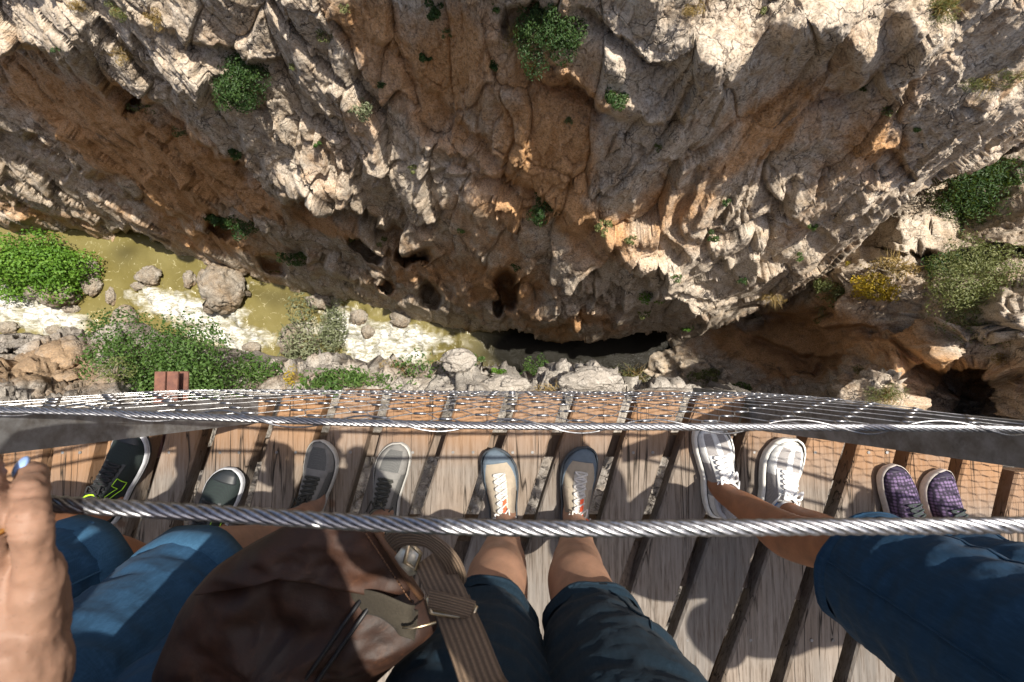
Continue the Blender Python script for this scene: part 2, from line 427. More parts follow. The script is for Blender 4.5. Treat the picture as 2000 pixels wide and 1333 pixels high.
def rocky(P, d, smooth, amp=1.0, seed=0, fine_amp=1.0):
    """relief in metres along the normal for rock at points P seen from vertical depth d"""
    A = P*np.array([1, 1, .34])
    r = .38*fbm(P*np.array([.16, .16, .10]), 3, seed+1) + .42*fbm(P*np.array([.42, .42, .085])+fbm(P*.15, 2, seed+61)[..., None]*.8, 4, seed+62, ridged=True)*np.clip(d/14, .5, 1.2)
    o1, e1, c1 = blocks(A, 1.7, seed+2, 1.0, .28)
    o2, e2, c2 = blocks(A, .62, seed+5, 1.1, .28)
    o3, e3, c3 = blocks(A, .23, seed+8, 1.1, .3)
    rough = 1-.85*smooth
    sel2 = .35+.9*sstep(-.1, .25, fbm(P*.22, 2, seed+60))
    s = np.clip(d/16, .45, 1.3)
    r = r + rough*s*(.44*o1 - .20*(1-sstep(0, .05, e1)))
    r = r + rough*(.20*o2 - .09*(1-sstep(0, .06, e2)))*s*sel2
    nearf = np.clip((18/d)**1.6, .1, 1.2)*fine_amp
    r = r + rough*(.026*o3 - .025*(1-sstep(0, .10, e3)))*nearf
    r = r + .10*fbm(P*.7, 3, seed+20, ridged=True)*(.4+.6*rough) + .018*fbm(P*3.1, 3, seed+30)*nearf
    r = r + smooth*.16*fbm(P*np.array([.7, .7, .35]), 3, seed+40, ridged=True)
    return amp*r, c1, e1

def finish_sheet(name, P, px, py, mat, tint, disp, P0=None):
    """normals from the smooth base, push out, link as a mesh"""
    B = P if P0 is None else P0
    for _ in range(4): B = np.pad(B, ((1, 1), (1, 1), (0, 0)), 'edge'); B = (B[1:-1, 1:-1]*2+B[:-2, 1:-1]+B[2:, 1:-1]+B[1:-1, :-2]+B[1:-1, 2:])/6
    du = np.gradient(B, axis=1); dv = np.gradient(B, axis=0)
    nn = np.cross(dv, du); nn /= np.linalg.norm(nn, axis=-1, keepdims=True)+1e-12
    tocam = np.array([0, 0, CAM_Z]) - P
    nn *= np.sign((nn*tocam).sum(-1, keepdims=True))
    Q = P + nn*disp[..., None]
    n, m = px.shape
    me = np_mesh(name, Q.reshape(-1, 3), grid_faces(n, m), {'tint': tint.reshape(-1, 3)})
    return link(name, me, mat)

def far_wall():
    STEP = 2.3
    xs = np.concatenate([np.linspace(-2600, -330, 60)[:-1], np.arange(-330, 2330, STEP), np.linspace(2330, 4200, 40)[1:]])
    lx = [-2600, -400, 0, 120, 250, 300, 420, 500, 600, 700, 800, 880, 940, 1010, 1090, 1180, 1270, 1350, 1430, 1500, 1590, 1640, 1700, 1770, 1850, 2000, 2300, 4200]
    ly = [380, 400, 432, 470, 492, 505, 545, 548, 585, 604, 622, 648, 645, 642, 672, 660, 648, 656, 630, 600, 578, 512, 455, 385, 345, 285, 150, -200]
    lip = np.interp(xs, lx, ly) + np.where(xs < 900, 22, 9)*fbm(np.stack([xs/75, xs*0, xs*0], -1), 4, 77)
    nt = 380
    t = np.linspace(0, 1, nt)
    ytop = np.full(xs.shape, -330.0); ytop = np.minimum(ytop, lip-300)
    py = ytop[None] + (lip-ytop)[None]*t[:, None]; px = np.broadcast_to(xs[None], py.shape).copy()
    sx, sy = slopes(px, py); d = wall_depth(px, py)
    wpx = px + 9*fbm(np.stack([px/45, py/45, px*0], -1), 3, 5); wpy = py + 9*fbm(np.stack([px/45, py/45, px*0+9], -1), 3, 6)
    k = np.zeros(px.shape)
    for line, a, w in LEDGES:
        s, fade = seg_dist(wpx, wpy, line)
        k = k + fade*a*(sstep(-4, 7, s)*1.25*np.exp(-np.maximum(s, 0)/w) - .25*np.exp(-np.abs(s)/(w*.6)))
    for x, y, rx, ry, rot, a in PITS: k = k + a*1.15*pit(wpx, wpy, x, y, rx, ry, rot)
    for x, y, rx, ry, rot, a in BULGES: k = k - a*.8*blob(wpx, wpy, x, y, rx, ry, rot)
    # the wall hangs out over the river in the middle: undercut the last rows
    dd = d*(1+k)
    P = np.stack([sx*dd, sy*dd, CAM_Z-dd], -1); PB = np.stack([sx*d, sy*d, CAM_Z-d], -1)
    smooth = zsum(px, py, SMOOTHS, 3)
    # extend upward above the frame, leaning back, and downward under the lip
    up = []
    for h in (.4, .9, 1.6, 2.5, 3.6, 5, 7, 9.5, 12.5, 16, 20):
        q = P[0].copy(); q[:, 2] += h; q[:, 1] += .30*h + .012*h*h; up.append(q)
    dn = []
    for j in range(1, 25):
        q = P[-1].copy(); f = (j/24)**1.5
        q[:, 2] = P[-1][:, 2] + (-37.2 - P[-1][:, 2])*f; q[:, 1] += 3.4*math.sin(min(1, f*2.2)*1.5)*np.clip(P[-1][:, 2]+35.4, 0.55, 1); dn.append(q)
    PB = np.concatenate([np.array(up[::-1])+(PB[0]-P[0]), PB, np.array(dn)+(PB[-1]-P[-1])])
    P = np.concatenate([np.array(up[::-1]), P, np.array(dn)])
    nu, nd = len(up), len(dn)
    pad = lambda A: np.concatenate([np.repeat(A[:1], nu, 0), A, np.repeat(A[-1:], nd, 0)])
    px, py, smooth = pad(px), pad(py), pad(smooth)
    depth = np.clip(CAM_Z-P[..., 2], 5, 60)
    disp, c1, e1 = rocky(PB, depth, smooth, 1.0, 100)
    disp[nu:-nd] *= (1-.65*sstep(.90, 1.0, t))[:, None]
    disp[-nd:] = disp[-nd-1][None]*np.linspace(1, 0, nd)[:, None]**2
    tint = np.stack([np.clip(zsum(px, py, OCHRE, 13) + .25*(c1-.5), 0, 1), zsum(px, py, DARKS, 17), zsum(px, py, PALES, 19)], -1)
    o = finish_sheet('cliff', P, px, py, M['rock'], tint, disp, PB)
    return tag(o, kind='structure')

def tps(ctrl, px, py):
    C = np.array(ctrl, float); X = C[:, :2]/300; n = len(C)
    def U(r2): return .5*r2*np.log(r2+1e-12)
    K = U(((X[:, None]-X[None])**2).sum(-1)) + np.eye(n)*.02
    Pm = np.concatenate([np.ones((n, 1)), X], 1)
    A = np.zeros((n+3, n+3)); A[:n, :n] = K; A[:n, n:] = Pm; A[n:, :n] = Pm.T
    w = np.linalg.solve(A, np.concatenate([np.log(C[:, 2]), np.zeros(3)]))
    out = w[n] + w[n+1]*px/300 + w[n+2]*py/300
    for i in range(n): out = out + w[i]*U((px/300-X[i, 0])**2 + (py/300-X[i, 1])**2)
    return np.exp(np.clip(out, .5, 4.1))

def recess():
    ctrl = [(1780, 300, 27), (2000, 200, 25), (2300, 60, 22), (1600, 470, 32), (1400, 590, 36), (1850, 400, 26), (2000, 330, 23), (1850, 470, 23), (2000, 470, 20), (1700, 560, 23), (1610, 600, 25),
            (1920, 560, 19), (2000, 640, 17), (1750, 640, 23), (1600, 640, 27), (1450, 650, 32), (1500, 690, 31), (1350, 690, 34.5), (1280, 720, 35.5), (1400, 730, 33), (1600, 710, 29), (1730, 720, 21),
            (1690, 780, 20), (1560, 770, 27), (1850, 700, 19), (1900, 770, 25), (2000, 710, 17), (2000, 790, 19), (1430, 790, 30), (2300, 400, 21), (2300, 800, 17), (1500, 1000, 24), (2000, 1000, 16), (2500, 1100, 14), (3000, 500, 20), (3200, 150, 22), (1250, 800, 38), (1250, 1000, 30), (1150, 700, 39)]
    xs = np.concatenate([np.arange(1130, 2330, 3.4), np.linspace(2330, 3600, 30)[1:]]); ys = np.concatenate([np.linspace(0, 250, 20)[:-1], np.arange(250, 880, 3.4), np.linspace(880, 1300, 20)[1:]])
    px, py = np.meshgrid(xs, ys); d = tps(ctrl, px, py)
    wpx = px + 10*fbm(np.stack([px/45, py/45, px*0], -1), 3, 25); wpy = py + 10*fbm(np.stack([px/45, py/45, px*0+9], -1), 3, 26)
    k = np.zeros(px.shape)
    for line, a, w in [([(1440, 628), (1520, 612), (1600, 625), (1700, 640), (1800, 690), (1860, 740)], .05, 30), ([(1450, 640), (1500, 665), (1560, 690), (1640, 700)], .05, 20),
                       ([(1780, 480), (1850, 500), (1940, 480), (2050, 500)], .10, 40), ([(1560, 740), (1640, 690), (1700, 700), (1760, 760)], .04, 25),
                       ([(1800, 620), (1900, 660), (2000, 640), (2100, 660)], .06, 30), ([(1760, 700), (1850, 730), (2000, 720), (2200, 760)], .16, 45), ([(1700, 480), (1760, 500), (1800, 470)], .05, 30)]:
        s, fade = seg_dist(wpx, wpy, line); k = k + fade*a*sstep(-4, 7, s)*np.exp(-np.maximum(s, 0)/w)
    for x, y, rx, ry, rot, a in [(1760, 450, 55, 50, 0, .09), (1740, 730, 50, 40, 0, .09), (1870, 700, 80, 25, 15, .07), (1980, 620, 50, 40, 0, .08), (1650, 540, 50, 20, 0, .05), (1660, 770, 30, 40, 0, .06)]:
        k = k - a*blob(wpx, wpy, x, y, rx, ry, rot)
    sx, sy = slopes(px, py); PB = np.stack([sx*d, sy*d, CAM_Z-d], -1); d = d*(1+k); P = np.stack([sx*d, sy*d, CAM_Z-d], -1)
    slot = zsum(px, py, [(1500, 690, 130, 55, 10, 1.0), (1620, 650, 90, 30, 10, .8), (1700, 640, 60, 30, 20, .6)], 33)
    disp, c1, e1 = rocky(PB, d, np.clip(slot*1.1, 0, 1), 1.0, 300)
    tint = np.stack([np.clip(zsum(px, py, [(1520, 680, 150, 50, 10, 1.0), (1640, 640, 110, 40, 10, .7), (1780, 700, 90, 30, 0, .4), (1900, 740, 120, 30, 0, .6)], 23) + .2*(c1-.5), 0, 1),
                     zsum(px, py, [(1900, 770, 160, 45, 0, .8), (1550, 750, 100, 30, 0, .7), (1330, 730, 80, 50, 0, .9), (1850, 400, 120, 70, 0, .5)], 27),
                     zsum(px, py, [(1760, 470, 60, 50, 0, .7), (1740, 740, 60, 40, 0, .7), (1980, 620, 70, 60, 0, .8)], 29)], -1)
    o = finish_sheet('canyon_rock', P, px, py, M['rock'], tint, disp, PB)
    return tag(o, kind='structure')

def near_ledge():
    xs = np.concatenate([np.linspace(-2400, -300, 40)[:-1], np.arange(-300, 1760, 3.2), np.linspace(1760, 2600, 14)[1:]])
    lx = [-2400, -300, 0, 60, 160, 225, 290, 360, 480, 560, 640, 760, 840, 900, 950, 1010, 1070, 1150, 1230, 1330, 1440, 1560, 1700, 2600]
    ly = [640, 660, 664, 668, 664, 655, 698, 696, 716, 710, 706, 722, 718, 704, 716, 736, 734, 724, 748, 764, 778, 796, 830, 900]
    lip = np.interp(xs, lx, ly) + 5*fbm(np.stack([xs/40, xs*0, xs*0], -1), 4, 177)
    nt = 210; t = np.linspace(0, 1, nt)**1.25
    py = lip[None] + (1330-lip)[None]*t[:, None]; px = np.broadcast_to(xs[None], py.shape).copy()
    # profile: depth against how far below the lip
    q = (py-lip[None])
    dl = np.interp(xs, [-2400, 0, 300, 600, 1000, 1300, 1600, 2600], [24, 23, 24, 24, 22, 22, 21, 19])[None]
    d = np.interp(q, [0, 25, 60, 100, 180, 300, 480, 700], [1.0, .93, .86, .74, .52, .33, .21, .14])*dl
    wpx = px + 7*fbm(np.stack([px/35, py/35, px*0], -1), 3, 45); wpy = py + 7*fbm(np.stack([px/35, py/35, px*0+9], -1), 3, 46)
    k = np.zeros(px.shape)
    for x, y, rx, ry, rot, a in [(1150, 735, 50, 25, 0, .08), (990, 745, 40, 20, -25, .07), (900, 705, 30, 18, 0, .06), (100, 690, 90, 20, 0, .05), (60, 740, 70, 20, -20, .06), (1290, 760, 50, 14, 0, .05)]:
        k = k - a*blob(wpx, wpy, x, y, rx, ry, rot)
    for line, a, w in [([(-50, 690), (60, 690), (130, 710), (200, 690)], .05, 14), ([(-50, 755), (40, 720), (110, 745), (190, 735)], .06, 14), ([(870, 715), (930, 720), (1000, 760), (1100, 770)], .05, 14)]:
        s, fade = seg_dist(wpx, wpy, line); k = k + np.where(s > 0, a*np.exp(-np.maximum(s, 0)/w), 0)*fade
    d = d*(1+k); sx, sy = slopes(px, py); P = np.stack([sx*d, sy*d, CAM_Z-d], -1)
    dn = []
    for j in range(1, 11):
        qq = P[0].copy(); f = j/10; qq[:, 2] = P[0][:, 2] + (-37-P[0][:, 2])*f; qq[:, 1] += -1.2*f*f; dn.append(qq)
    up = []
    for h in (1.0, 2.4, 4.5, 7, 10):
        qq = P[-1].copy(); qq[:, 2] += h; qq[:, 1] = np.minimum(qq[:, 1], -1.9) - .22*h; up.append(qq)
    P = np.concatenate([np.array(dn[::-1]), P, np.array(up)])
    pad = lambda A: np.concatenate([np.repeat(A[:1], 10, 0), A, np.repeat(A[-1:], 5, 0)])
    px, py = pad(px), pad(py); dep = np.clip(CAM_Z-P[..., 2], 3, 40)
    sm = zsum(px, py, [(80, 720, 160, 50, 0, .6)], 41)
    disp, c1, e1 = rocky(P, dep, sm, .8, 500, 1.3)
    disp = np.where(dep < 6, np.minimum(disp, .1), disp)
    tint = np.stack([np.clip(zsum(px, py, [(70, 735, 140, 35, 0, .9), (640, 740, 120, 20, 0, .5), (800, 730, 60, 30, 0, .3)], 43) + .25*(c1-.5), 0, 1), zsum(px, py, [(1100, 730, 50, 25, 0, .6)], 47), zsum(px, py, [(1000, 740, 400, 50, 0, .8)], 49)], -1)
    o = finish_sheet('ledge', P, px, py, M['rock_near'], tint, disp)
    return tag(o, kind='structure')

wall_o = far_wall(); rec_o = recess(); led_o = near_ledge()
BVHS = [BVHTree.FromPolygons([v.co[:] for v in o.data.vertices], [tuple(p.vertices) for p in o.data.polygons]) for o in (wall_o, rec_o, led_o)]
CAMV = Vector((0, 0, CAM_Z))
RIVER_Z = CAM_Z-GD
def hit(px, py, only=None):
    r = ray(px, py); best = None
    for i, b in enumerate(BVHS):
        if only is not None and i not in only: continue
        h = b.ray_cast(CAMV, r)
        if h[0] is not None and (best is None or h[3] < best[2]): best = (h[0], h[1], h[3])
    p = at(px, py, RIVER_Z)
    if best is None or (p-CAMV).length < best[2]: return p, Vector((0, 0, 1)), (p-CAMV).length
    nrm = best[1]
    if nrm.dot(r) > 0: nrm = -nrm
    return best[0], nrm, best[2]

# ------------------------------------------------------------------ river
FOAM = [(40, 610, 110, 34, 12, 1.1), (130, 632, 60, 25, 15, .8), (20, 575, 60, 25, 30, .7), (300, 585, 45, 26, 10, .9), (350, 605, 60, 26, 20, 1.2), (410, 640, 60, 36, 25, 1.2), (480, 670, 50, 26, 0, 1.0), (440, 600, 40, 18, 30, .8),
        (660, 610, 30, 26, 40, 1.2), (690, 650, 50, 34, 40, 1.3), (740, 680, 70, 26, 20, 1.3), (790, 690, 60, 24, 0, 1.0), (770, 650, 40, 20, 0, .7), (815, 655, 55, 18, 5, .7), (870, 668, 45, 14, 5, .42), (560, 655, 40, 14, -20, .5), (480, 560, 30, 14, 0, .5), (620, 650, 30, 20, 0, .7)]
def river():
    xs = np.arange(-260, 1500, 4.0); ys = np.arange(380, 800, 4.0)
    xs = np.concatenate([np.linspace(-2500, -260, 50)[:-1], xs, np.linspace(1500, 2000, 12)[1:]])
    px, py = np.meshgrid(xs, ys); sx, sy = slopes(px, py)
    P = np.stack([sx*GD, sy*GD, np.full(px.shape, RIVER_Z)], -1)
    f = 0
    wx = px + 16*fbm(np.stack([px/50, py/30, px*0], -1), 4, 61); wy = py + 14*fbm(np.stack([px/50, py/30, px*0+4], -1), 4, 62)
    for x, y, rx, ry, rot, a in FOAM: f = f + a*blob(wx, wy, x, y, rx, ry, rot)
    f = np.where(px < -100, np.maximum(f, .8*blob(px*0, py, 0, 560, 1, 60)), f)
    f = np.clip(f, 0, 1.3)
    tur = fbm(P*np.array([1.1, 1.1, 1]), 5, 63, gain=.6); fine = fbm(P*np.array([3, 3, 1]), 3, 64)
    foam = np.clip(f*1.25 - .25 + tur*.55 + fine*.2*(f > .2), 0, 1)*sstep(.15, .4, f)
    calm = sstep(.1, .5, f)
    P[..., 2] += calm*(.55*tur + .14*fine) + .03*fbm(P*.9, 3, 66)
    darker = zsum(px, py, [(1060, 690, 130, 60, 0, 1.6), (1220, 690, 150, 60, 0, 1.6), (240, 515, 40, 20, 0, .5), (530, 570, 60, 14, 20, .4)], 67)  # cliff's cast shade on the water, painted in as dark zones
    tint = np.stack([foam, darker, fine*0+.5], -1)
    me = np_mesh('river', P.reshape(-1, 3), grid_faces(*px.shape), {'tint': tint.reshape(-1, 3)})
    m, n, l, p = new_mat('river water'); v = coords(n, l)
    a_ = N(n, 'Attribute', attribute_name='tint'); sep = n.new('ShaderNodeSeparateColor'); l.new(a_.outputs['Color'], sep.inputs[0])
    nz = noise_tex(n, l, v, 1.6, 8, .7, 1.2); nf = noise_tex(n, l, v, 5, 6, .75, .6)
    c = mixc(n, l, ramp(n, l, noise_tex(n, l, v, .35, 3), [(.35, 0), (.65, 1)]), (.125, .104, .032), (.165, .142, .054))
    c = mixc(n, l, sep.outputs[1], c, (.012, .011, .008))  # painted cliff shade goes into the water colour
    veins = n.new('ShaderNodeTexVoronoi'); veins.feature = 'DISTANCE_TO_EDGE'; veins.inputs['Scale'].default_value = 1.3
    wadd = n.new('ShaderNodeVectorMath'); nn2 = n.new('ShaderNodeTexNoise'); nn2.inputs['Scale'].default_value = .9; nn2.inputs['Detail'].default_value = 4
    l.new(v, nn2.inputs['Vector']); l.new(v, wadd.inputs[0]); l.new(nn2.outputs['Color'], wadd.inputs[1]); l.new(wadd.outputs[0], veins.inputs['Vector'])
    vein = mth(n, l, 'MULTIPLY', ramp(n, l, veins.outputs['Distance'], [(0, .55), (.05, 0)]), ramp(n, l, nz, [(.52, 0), (.62, 1)]))
    c = mixc(n, l, mth(n, l, 'MULTIPLY', vein, mth(n, l, 'SUBTRACT', 1.0, sep.outputs[1])), c, (.6, .56, .36))
    fm = mth(n, l, 'ADD', sep.outputs[0], mth(n, l, 'MULTIPLY_ADD', nf, .7, -.46)); vst = coords(n, l, (.5, 1.5, 1), (0, 0, -.35)); fm = mth(n, l, 'ADD', fm, mth(n, l, 'MULTIPLY_ADD', noise_tex(n, l, vst, .8, 10, .68, 2.2), 1.7, -.86))
    fm = mth(n, l, 'MULTIPLY', ramp(n, l, fm, [(.0, 0), (.35, .30), (.70, .62), (1.0, 1)]), ramp(n, l, sep.outputs[0], [(.02, 0), (.15, 1)]))
    fcol = ramp(n, l, noise_tex(n, l, vst, 2.2, 9, .75, 1.2), [(.36, (.17, .16, .095)), (.46, (.33, .325, .285)), (.57, (.68, .68, .66))])
    c = mixc(n, l, fm, c, fcol)
    l.new(c, p.inputs['Base Color']); l.new(ramp(n, l, fm, [(0, .12), (.6, .8)]), p.inputs['Roughness'])
    l.new(mth(n, l, 'MULTIPLY_ADD', sep.outputs[1], -.20, .22), p.inputs['Specular IOR Level']); b = bump(n, l, nz, .25, .12); b = bump(n, l, nf, .35, .06, b); l.new(b, p.inputs['Normal'])
    return tag(link('river', me, m), kind='structure')
river()

def ground():
    """valley floor sheet far below, reaching the horizon"""
    mb = MB(); s = 400.0; z = -39.5
    mb.add([(-s, -s, z), (s, -s, z), (s, s, z), (-s, s, z)], [(0, 1, 2, 3)])
    return tag(mb.build('ground', M['rock_near'], smooth=False), kind='structure')
ground()
# ------------------------------------------------------------------ wood, steel
def wood_material(name, tone, seed):
    m, n, l, p = new_mat(name)
    tc = n.new('ShaderNodeTexCoord'); mp = n.new('ShaderNodeMapping'); mp.inputs['Scale'].default_value = (1, .06, 1); mp.inputs['Location'].default_value = (seed*3.1, seed*1.7, seed)
    oi = n.new('ShaderNodeObjectInfo'); vm = n.new('ShaderNodeVectorMath'); vm.operation = 'MULTIPLY_ADD'
    l.new(oi.outputs['Random'], vm.inputs[0]); vm.inputs[1].default_value = (7, 9, 5); l.new(tc.outputs['Object'], vm.inputs[2])
    l.new(vm.outputs[0], mp.inputs[0]); v = mp.outputs[0]
    g1 = noise_tex(n, l, v, 38, 6, .65, .5); g2 = noise_tex(n, l, v, 150, 4, .7)
    wv = n.new('ShaderNodeTexWave'); wv.bands_direction = 'X'; wv.inputs['Scale'].default_value = 18; wv.inputs['Distortion'].default_value = 7; wv.inputs['Detail'].default_value = 3
    l.new(v, wv.inputs['Vector'])
    big = noise_tex(n, l, vm.outputs[0], 3.5, 4, .6)
    grain = mth(n, l, 'ADD', mth(n, l, 'MULTIPLY', g1, .86), mth(n, l, 'MULTIPLY', wv.outputs['Fac'], .14))
    c = mixc(n, l, ramp(n, l, grain, [(.25, 0), (.7, 1)]), tuple(.66*q for q in tone), tuple(1.18*q for q in tone))
    c = mixc(n, l, ramp(n, l, big, [(.4, 0), (.75, .55)]), c, (tone[0]*.95, tone[1]*.72, tone[2]*.50))
    c = mixc(n, l, ramp(n, l, g2, [(.34, .75), (.52, 0)]), c, (.07, .05, .035))
    # warm, less weathered outer ends and edges
    sp = n.new('ShaderNodeSeparateXYZ'); l.new(tc.outputs['Object'], sp.inputs[0])
    end = ramp(n, l, mth(n, l, 'ADD', sp.outputs[1], mth(n, l, 'MULTIPLY_ADD', big, .16, -.08)), [(0, 0), (1, 1)])
    e2 = mth(n, l, 'MULTIPLY_ADD', sp.outputs[1], 7.0, 1.45, True)
    e2 = mth(n, l, 'MULTIPLY', e2, mth(n, l, 'MULTIPLY_ADD', big, 1.1, .05, True))
    c = mixc(n, l, e2, c, (.30, .15, .06))
    # checks (long drying cracks)
    mp2 = n.new('ShaderNodeMapping'); mp2.inputs['Scale'].default_value = (1, .035, 1); l.new(vm.outputs[0], mp2.inputs[0])
    ck = noise_tex(n, l, mp2.outputs[0], 20, 3, .5, .3)
    ckm = ramp(n, l, mth(n, l, 'ABSOLUTE', mth(n, l, 'SUBTRACT', ck, .5)), [(0, 1), (.012, 0)])
    ckm = mth(n, l, 'MULTIPLY', ckm, ramp(n, l, big, [(.42, 0), (.55, 1)]))
    c = mixc(n, l, ckm, c, (.02, .015, .01))
    kn = n.new('ShaderNodeTexVoronoi'); kn.inputs['Scale'].default_value = 5.0; l.new(vm.outputs[0], kn.inputs['Vector'])
    c = mixc(n, l, ramp(n, l, kn.outputs['Distance'], [(.04, .8), (.075, 0)]), c, (.09, .05, .03))
    l.new(c, p.inputs['Base Color']); p.inputs['Roughness'].default_value = .8; p.inputs['Specular IOR Level'].default_value = .3
    b = bump(n, l, grain, .5, .004); b = bump(n, l, g2, .4, .0015, b); b = bump(n, l, mth(n, l, 'SUBTRACT', 1.0, ckm), .8, .004, b)
    l.new(b, p.inputs['Normal'])
    return m
M['wood'] = [wood_material('weathered plank', t, i) for i, t in enumerate([(.190, .168, .147), (.160, .143, .127), (.200, .172, .146)])]
M['wood_dark'] = wood_material('brown joist', (.18, .14, .11), 9)  # browner wood tone for the joists

def metal_mat(name, col, rough, metallic=1.0, nscale=60, namp=.3, rust=None):
    m, n, l, p = new_mat(name); v = coords(n, l)
    nz = noise_tex(n, l, v, nscale, 5, .65)
    c = mixc(n, l, ramp(n, l, nz, [(.3, 0), (.7, 1)]), tuple(q*(1-namp) for q in col), tuple(min(1, q*(1+namp*.6)) for q in col))
    if rust: c = mixc(n, l, ramp(n, l, noise_tex(n, l, v, 22, 8, .7), [(.42, 0), (.62, 1)]), c, rust)
    l.new(c, p.inputs['Base Color']); p.inputs['Metallic'].default_value = metallic
    l.new(ramp(n, l, nz, [(.3, rough*.8), (.7, min(1, rough*1.25))]), p.inputs['Roughness'])
    l.new(bump(n, l, nz, .15, .001), p.inputs['Normal'])
    return m
M['cable'] = metal_mat('stainless cable', (.36, .36, .375), .36, 1.0, 300, .45)
M['net'] = metal_mat('net wire', (.55, .55, .55), .36, 1.0, 200, .3)
M['post'] = metal_mat('galvanised post', (.26, .26, .26), .6, .35, 25, .3, (.13, .12, .11))
M['rust'] = metal_mat('rusty steel', (.13, .058, .042), .85, .1, 40, .4, (.19, .085, .055))
M['brass'] = metal_mat('brass', (.55, .45, .3), .35, 1.0)
M['gold'] = metal_mat('gold', (.85, .55, .18), .2, 1.0, 100, .05)

# ------------------------------------------------------------------ boardwalk
# outer edge of the deck in plan: straight bay between two posts, next bays turning back towards the cliff
EDGE = [(-6.5, -2.6), (-3.4, -.86), (-2.05, -.37), (-.735, -.068), (.695, -.075), (2.05, -.43), (3.4, -.98), (6.5, -2.9)]
def edge_y(x): return float(np.interp(x, [e[0] for e in EDGE], [e[1] for e in EDGE]))
GAPS = [(-345, .10), (-228, .02), (-122, -.06), (-15, -.12), (95, -.16), (200, -.22), (306, -.28), (406, -.31), (514, -.30), (624, -.32), (731, -.28), (857, -.32), (974, -.335), (1090, -.33), (1208, -.30), (1325, -.34), (1447, -.356), (1568, -.356), (1672, -.315), (1776, -.275), (1882, -.25), (1990, -.22), (2098, -.18), (2205, -.14), (2310, -.10)]
walk = thing('boardwalk', 'narrow walkway of weathered grey wooden planks with open gaps high above the river', 'walkway', (0, -.7, 0))
def gap_line(i):
    x, s = GAPS[i]; a = at(x, 850, 0); b = at(x+s*400, 1250, 0); return a, (b-a)/(b.y-a.y)       # point and dx per dy
INNER = -1.42
for i in range(len(GAPS)-1):
    (a, da), (b, db) = gap_line(i), gap_line(i+1)
    g = .019 + .003*math.sin(i*2.3)
    def X(p, dp, y, o): return p.x + dp.x*(y-p.y) + o
    ym = (a.y+INNER)/2
    xa0, xb0 = X(a, da, -.15, g), X(b, db, -.15, -g); xm = (xa0+xb0)/2
    yo = edge_y(xm) + random.uniform(-.012, .012)
    ox, oy = xm, yo
    rows = []
    ns = 14
    for k in range(ns+1):
        y = yo + (INNER-yo)*k/ns
        xl, xr = X(a, da, y, g + .0015*math.sin(k*1.7+i)), X(b, db, y, -g + .0015*math.sin(k*1.3+i*2))
        rows.append((xl-ox, xr-ox, y-oy))
    h = .062; bev = .006; dz = random.uniform(-.003, .003); tw = random.uniform(-.004, .004)
    vs = []; fs = []
    for xl, xr, y in rows:
        for x, z in ((xl, -bev), (xl+bev, 0), (xl+(xr-xl)*.33, .0012), (xl+(xr-xl)*.66, .0012), (xr-bev, 0), (xr, -bev), (xr, -h+bev), (xr-bev, -h), (xl+bev, -h), (xl, -h+bev)):
            vs.append((x, y, z+dz+tw*(x-xl)/(xr-xl)))
    for k in range(ns):
        for j in range(10):
            q = (j+1) % 10; fs.append((k*10+j, k*10+q, (k+1)*10+q, (k+1)*10+j))
    fs.append(tuple(range(10))[::-1]); fs.append(tuple(range(ns*10, ns*10+10)))
    mb = MB(); mb.add(vs, fs)
    pl = mb.build('plank', M['wood'][i % 3], walk, smooth=False)
    pl.matrix_parent_inverse = Matrix.Translation((0, .7, 0)); pl.location = (ox, oy, 0)
    # countersunk screws
    for y in (-.24, -.76, -1.26):
        if y > yo-.03: continue
        for f in (.28, .72):
            xl, xr = X(a, da, y, g), X(b, db, y, -g); xx = xl+(xr-xl)*f
            sc = MB(); sc.tube([(xx-ox, y-oy, -.004+dz), (xx-ox, y-oy, .0022+dz)], .0042, 8)
            sc.build('screw', M['post'], pl, smooth=False)
# joists and steel under the planks; two wide joists added to darken the gaps
for y0, w in ((-.235, .09), (-.55, .22), (-.95, .26), (-1.27, .09)):
    mb = MB(); pts = []
    for x in np.linspace(-3.3, 3.3, 26):
        off = (edge_y(x)+.07)*.9 if abs(x) > .7 else 0
        pts.append((x, y0+off, -.115))
    mb.tube(pts, [(w/2, .048)]*len(pts), 4, up=(0, 1, 1))
    mb.build('joist', M['wood_dark'], walk, world_space=True, smooth=False)
for px_, half in ((332, .062), (2650, .062), (-1150, .062)):
    x = float(at(px_, 740, -.19).x); y1 = edge_y(x)+.16 if abs(x) > 1.3 else float(at(331, 726, -.2).y)
    for s in (-1, 1):
        mb = MB(); cx = x+s*.0205
        mb.box((cx, (y1-1.9)/2, -.175), (.034, y1+1.9, .006)); mb.box((cx, (y1-1.9)/2, -.225), (.034, y1+1.9, .006))
        mb.box((cx-s*.013, (y1-1.9)/2, -.20), (.006, y1+1.9-.002, .044))
        mb.build('support_beam', M['rust'], walk, world_space=True, smooth=False)

